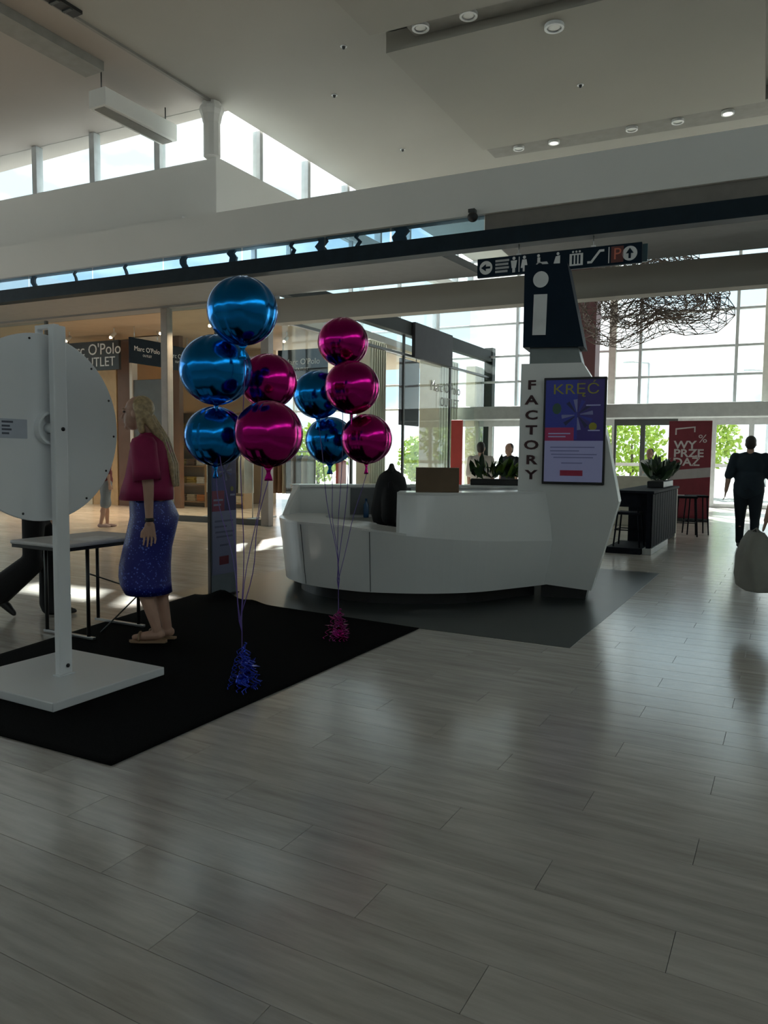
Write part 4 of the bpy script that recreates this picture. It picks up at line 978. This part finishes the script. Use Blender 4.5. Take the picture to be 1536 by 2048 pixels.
# shop signs
s1 = thing('shop_sign', 'black shop sign with large white lettering behind the prize wheel', 'sign', Bw(-15.35, 14.5, 3.55), A)
MB().bbox(-1.0, 1.0, 0, .08, 0, .74, .006).build('board', M_BLACK, s1)
text('lettering', "Marc O'Polo", .40, M_SIGNW, s1, (.05, -.006, .52), ext=.003); text('lettering', 'OUTLET', .34, M_SIGNW, s1, (.25, -.006, .20), ext=.003)
for x in (-.8, .8): MB().tube([(x, .04, .74), (x, .04, .92)], .012, 6).build('hanger_rod', M_BLACK, s1)
def blade(label, loc, rz, w, h):
    t = thing('blade_sign', label, 'sign', loc, rz, 'navy hanging shop signs')
    MB().bbox(0, w, -.03, .03, 0, h, .004).build('board', M_NAVY, t)
    text('lettering', "Marc O'Polo", h * .27, M_SIGNW, t, (w / 2, -.034, h * .58), ext=.002); text('lettering', 'OUTLET', h * .13, M_SIGNW, t, (w / 2, -.034, h * .34), ext=.002)
    for x in (.15, w - .15): MB().tube([(x, 0, h), (x, 0, h + .27)], .012, 6).build('hanger_rod', M_CHROME, t)
blade('larger navy hanging sign next to the bronze shop post', (-14.0, 12.95, 3.58), R(90), 1.05, .60)
blade('navy hanging sign half hidden by the bronze shop post', (-14.0, 14.08, 3.56), R(90), .95, .60)
blade('navy hanging sign seen between the two balloon bunches', Bw(-11.2, 17.0, 3.40), A, 1.5, .78)
MB().bbox(0, .55, -.03, .03, 0, .5, .004)
# shelving with folded clothes, clothing rails
CL = [mat('folded_yellow', (.50, .36, .08), .8), mat('folded_cream', (.55, .48, .36), .8), mat('folded_brown', (.22, .13, .08), .8), mat('folded_orange', (.50, .20, .06), .8), mat('folded_white', (.66, .64, .60), .8)]
M_OAK = mat('oak_shelf', (.34, .22, .12), .5)
pile_me = []
for m in CL:
    mb = MB()
    for j in range(4): mb.bbox(-.14 + .008 * (j % 2), .14 - .006 * (j % 3), -.12, .12, j * .045, j * .045 + .043, .012)
    me = mb.mesh('clothes_pile'); me.materials.append(m); pile_me.append(me)
where = ['top', 'second', 'third', 'fourth', 'lowest']
for sx_, (X, lab) in enumerate(((-13.5, 'oak shelf beside the bronze post'), (-12.25, 'oak shelf behind the blue balloons'), (-21.2, 'oak shelf at the far left'))):
    t = thing('shelf_unit', lab, 'shelf', Bw(X, 16.3), A, 'oak shelf units in the shop')
    for x in (-.55, .55): MB().bbox(x - .02, x + .02, -.18, .18, 0, 2.6, .004).build('upright', M_OAK, t)
    for k_ in range(6):
        MB().bbox(-.53, .53, -.17, .17, .12 + k_ * .48, .15 + k_ * .48, .004).build('shelf_board', M_OAK, t)
        if k_ < 5:
            for x in (-.34, 0, .34):
                o = link('folded_clothes', rnd.choice(pile_me), None, (0, 0, 0)); w_ = Bw(X + x, 16.3, .152 + k_ * .48); o.location = w_; o.rotation_euler = (0, 0, A)
                tag(o, '%s folded clothes pile, %s level, %s' % ({-.34: 'left', 0: 'middle', .34: 'right'}[x], where[4 - k_], lab), 'clothes', 'folded clothes on the oak shelves')
    MB().box(-.55, .55, .17, .19, 0, 2.6).build('back_board', M_BEIGE, t)
gar = MB().loft([[(lx * math.copysign(abs(math.cos(u)) ** .7, math.cos(u)), ly * math.sin(u), z) for u in [2 * math.pi * q_ / 16 for q_ in range(16)]] for z, lx, ly in ((-.85, .20, .045), (-.5, .19, .04), (-.15, .20, .035), (-.05, .17, .025), (0, .05, .015))])
gar_me = []
for m in (CL[1], CL[4], CL[2], mat('hanging_black', (.03, .03, .03), .85), mat('hanging_sage', (.28, .29, .24), .85)):
    me = gar.mesh('garment'); me.materials.append(m); gar_me.append(me)
for lab, X, Y in (('clothes rail just right of the bronze shop post', -10.3, 13.7), ('clothes rail next to the shop corner post', -9.0, 14.2)):
    t = thing('clothes_rail', lab, 'clothes rail', Bw(X, Y), A, 'metal clothes rails in the shop')
    for x in (-.6, .6): MB().tube([(x, 0, .02), (x, 0, 1.5)], .014, 8).build('upright', M_CHROME, t); MB().bbox(x - .03, x + .03, -.25, .25, 0, .03, .006).build('foot', M_CHROME, t)
    MB().tube([(-.62, 0, 1.5), (.62, 0, 1.5)], .014, 8).build('rail_bar', M_CHROME, t)
    for j in range(9):
        w_ = Bw(X - .5 + j * .125, Y, 1.42); g_ = thing('hanging_garment', ['first', 'second', 'third', 'fourth', 'fifth', 'sixth', 'seventh', 'eighth', 'ninth'][j] + ' garment from the left on the ' + lab, 'clothes', w_, A + R(90) + rnd.uniform(-.15, .15), 'garments hanging on the ' + lab)
        link('garment', rnd.choice(gar_me), g_, (0, 0, 0)); MB().tube([(0, 0, -.01), (0, 0, .05), (.02, 0, .08), (0, 0, .10)], .004, 5).build('hook', M_CHROME, g_)
# warm shop spotlights on a track
def spot(label, loc, on, group, e=60):
    t = thing('shop_spotlight', label, 'spotlight', loc, 0, group)
    MB().tube([(0, 0, 0), (0, 0, -.12)], .012, 8).build('stem', M_SIGNW, t)
    hd_ = MB().tube([(0, .03, -.12), (.0, -.10, -.24)], .045, 14).build('head', M_SIGNW, t)
    ln = MB().ell((0, -.108, -.247), (.034, .03, .03), 12, 8).build('lens', mat('warm_lamp', (1, .8, .5), .4, emit=(1, .72, .42), estr=6), hd_)
    if on:
        ld = bpy.data.lights.new('shop_lamp', 'SPOT'); ld.energy = e; ld.color = (1, .72, .44); ld.spot_size = R(110); ld.spot_blend = .6; ld.shadow_soft_size = .05
        lo_ = link('shop_lamp', ld, t, (0, -.15, -.30)); lo_.rotation_euler = (R(-25), 0, 0)
for i, (xb, yb) in enumerate(((-17.3, 14.0), (-15.4, 13.9), (-13.9, 13.9), (-12.35, 13.9), (-10.6, 13.5), (-11.4, 15.2), (-16.4, 16.6), (-10.3, 16.0))):
    spot(['first', 'second', 'third', 'fourth', 'fifth', 'sixth', 'seventh', 'eighth'][[0, 2, 3, 4, 6, 5, 1, 7][i]] + ' shop ceiling spotlight counted from the left', Bw(xb, yb, 4.46), True, 'white spotlights on the shop ceiling', 140)
# cream pillars, red posters and dark boards seen through the side glazing
for x, y, w_, lab in ((-10.0, 17.55, .42, 'cream curtained pillar behind the balloons'), (-10.0, 21.9, .7, 'wide cream pillar behind the window lettering'), (-9.6, 23.9, .35, 'cream pillar at the end of the shop glazing')):
    t = thing('shop_pillar', lab, 'pillar', (x, y, 0)); MB().bbox(-w_ / 2, w_ / 2, -w_, w_, 0, 4.45, .02).build('shaft', M_CREAM, t)
    for j in range(7): MB().tube([(w_ / 2 + .01, -w_ + (j + .5) * w_ * 2 / 7, .05), (w_ / 2 + .01, -w_ + (j + .5) * w_ * 2 / 7, 4.4)], .03, 8).build('pleat', M_CREAM, t)
db_ = thing('hanging_board', 'dark grey board hanging inside the side glazing', 'board', (-9.25, 18.33, 2.255)); MB().bbox(-.03, .025, -.57, .57, 0, 1.76, .01).build('panel', mat('dark_board', (.03, .03, .035), .6, spec=.2), db_)
for y_ in (-.4, .4): MB().tube([(0, y_, 1.75), (0, y_, 1.835)], .012, 6).build('hanger_rod', M_FRAMED, db_)
sb_ = thing('beam_board', 'dark sign board fixed on the beam of the side glazing', 'board', (-9.08, 18.1, 4.06)); MB().bbox(.0, .10, 0, 2.5, 0, .92, .01).build('panel', MATS['dark_board'], sb_); MB().bbox(-.02, .0, .3, 2.2, .62, .80, .004).build('bracket', M_FRAMED, sb_)
for (x, y, lab) in ((-6.75, 15.8, 'red standing panel left of the person in a pale shirt'), (-9.9, 15.9, 'red standing panel in the shop behind the rear balloons')):
    t = thing('red_panel', lab, 'panel', (x, y, 0), R(10), 'red standing panels'); MB().bbox(-.13, .13, -.04, .04, .03, 2.25 if x > -8 else 1.3, .01).build('board', mat('bright_red', (.45, .05, .04), .6), t); MB().bbox(-.16, .16, -.14, .14, 0, .03, .006).build('foot', M_FRAMED, t)

# ================================================================== CEILING THINGS
lb = thing('light_trough', 'long white suspended light trough under the clerestory ceiling', 'light trough', (-10.75, 9.3, 7.33))
MB().bbox(-.20, .20, 0, 1.70, 0, .30, .01).build('trough', M_FASCIA, lb)
MB().box(-.12, .12, .05, 1.65, -.015, 0).build('diffuser', M_SLOT, lb)
for y in (.1, 1.6): MB().tube([(0, y, .3), (0, y, .62)], .012, 6).build('hanger_rod', M_FRAMED, lb)
MB().bbox(-.3, .3, 0, 6.5, .12, .25, .01)
struct(MB().box(-10.9, -10.45, 2.0, 9.2, 7.80, 7.96).build('trim_12', M_SLOT), 'ceiling groove left, recess shade painted as a grey slab')
struct(MB().box(-9.76, -9.70, -2, 11.1, 7.88, 7.96).build('trim_13', M_SLOT), 'thin joint between the two ceiling fields')
lv = thing('ceiling_louvre', 'black ventilation louvre in the ceiling joint at upper left', 'vent', (-9.62, 7.1, 7.87)); MB().box(-.10, .10, -.9, .9, .0, .05).build('frame', M_BLACK, lv)
for k_ in range(8): MB().box(-.09, .09, -.85 + k_ * .22, -.80 + k_ * .22, -.02, .0).build('slat', M_FRAMED, lv)
def downlight(label, loc, r, on):
    t = thing('downlight', label, 'downlight', loc, 0, 'recessed ceiling downlights')
    MB().lathe([(r * .75, -.05), (r, -.05), (r, 0), (r * .75, 0), (r * .75, -.05)], 20, smooth=False, cap=False).build('rim', M_SIGNW, t)
    MB().lathe([(r * .76, -.03), (r * .5, -.035), (0.001, -.04)], 16).build('lamp', mat('lamp_on', (.9, .9, .85), .4, emit=(1, .95, .85), estr=1.2) if on else mat('lamp_off', (.75, .75, .72), .4), t)
names = ['first', 'second', 'third', 'fourth', 'fifth']
for i, (x, y, on) in enumerate(((-5.16, 14.98, 0), (-4.45, 15.02, 1), (-2.98, 15.1, 0), (-2.17, 15.15, 0), (-1.33, 15.2, 1))):
    downlight('%s downlight from the left in the far ceiling slot' % names[i], (x, y, 7.66), .11, on)
downlight('left downlight in the near ceiling slot', (-5.1, 10.32, 7.72), .13, 0); downlight('right downlight in the near ceiling slot', (-4.36, 10.36, 7.72), .13, 0)
downlight('single downlight set in the ceiling raft', (-3.3, 11.0, 7.6), .14, 0)
def detector(label, loc):
    t = thing('smoke_detector', label, 'detector', loc, 0, 'small ceiling detectors'); MB().lathe([(.03, 0), (.03, -.015), (.018, -.045), (.001, -.05)], 14).build('housing', M_FRAMED, t); MB().lathe([(.055, 0), (.055, -.006), (.001, -.006)], 14).build('base', M_SIGNW, t)
for lab, l_ in (('ceiling detector at the upper left', (-8.0, 8.35, ZC)), ('ceiling detector above the column side', (-7.6, 11.9, ZC)), ('ceiling detector above the fascia beam', (-7.6, 14.6, ZC)), ('detector in the middle of the ceiling raft', (-3.4, 12.9, 7.6)), ('detector left of the ceiling raft', (-6.6, 10.6, ZC))): detector(lab, l_)
cc = thing('security_camera', 'black dome security camera on the fascia beam bottom edge', 'camera', Bw(-3.6, 10.44, 4.90), A)
MB().bbox(-.05, .05, -.05, .05, -.02, .03, .006).build('bracket', M_FRAMED, cc); MB().tube([(0, 0, -.02), (.02, -.05, -.07)], .02, 10).build('neck', M_FRAMED, cc); MB().ell((.03, -.07, -.10), (.075, .075, .07)).build('dome', M_BLACK, cc)

# ================================================================== OUTSIDE
def tree(name, label, c, h, r, seed, m):
    q_ = random.Random(seed); t = thing(name, label, 'tree', c, 0, 'trees and shrubs outside the doors')
    MB().tube([(0, 0, -.14), (.05, .03, h * .5), (.0, .05, h * .8)], [.09, .06, .03], 8).build('trunk', mat('bark', (.09, .07, .05), .9), t)
    mb = MB()
    for j in range(900):
        d = V(q_.gauss(0, 1), q_.gauss(0, 1), q_.gauss(0, 1)).normalized() * r * q_.uniform(.55, 1); p = V(0, 0, h - r * .6) + V(d.x, d.y, d.z * .9)
        if p.z < .05: p.z = .05
        a = V(q_.uniform(-1, 1), q_.uniform(-1, 1), q_.uniform(-1, 1)).normalized() * .14; b_ = a.orthogonal().normalized() * .08
        mb.add([p - a, p + b_, p + a, p - b_], [(0, 1, 2, 3)])
    stuff(mb.build('foliage', m, t))
M_LIME = mat('lime_leaf', (.30, .42, .04), .6, var=.3)  # yellow-green leaf colour of the shrubs
for i, (x, y, h, r_, lab) in enumerate(((-14.1, 29.5, 2.2, 1.2, 'lime green shrub seen through the doors behind the cardboard box'), (-6.1, 33, 3.0, 1.5, 'lime green shrub outside left of the red banner'), (-3.3, 34, 3.2, 1.4, 'lime green shrub outside right of the red banner'), (-19, 28.5, 2.6, 1.5, 'lime green shrub outside at the far left of the facade'), (1.2, 36, 2.8, 1.4, 'lime green shrub outside behind the walking man'))):
    tree('shrub', lab, (x, y, -.14), h, r_, 20 + i, M_LIME)
M_LPOST = mat('lamp_post_grey', (.45, .47, .48), .5)
for i, (x, y, h, lab) in enumerate(((-7.5, 45, 7.0, 'grey car park lamp post left of the walking man'), (-10.5, 48, 6.6, 'grey car park lamp post beyond the entrance window'), (-1.5, 50, 6.8, 'grey car park lamp post above the red banner'), (5.5, 52, 6.6, 'grey car park lamp post at the right of the entrance window'))):
    t = thing('lamp_post', lab, 'lamp post', (x, y, -.14), 0, 'car park lamp posts'); MB().tube([(0, 0, 0), (0, 0, h)], [.09, .06], 10).build('mast', M_LPOST, t); MB().tube([(0, 0, h), (-.9, 0, h + .12)], .05, 8).build('arm', M_LPOST, t); MB().bbox(-1.4, -.8, -.12, .12, h + .06, h + .16, .02).build('lantern', M_LPOST, t)
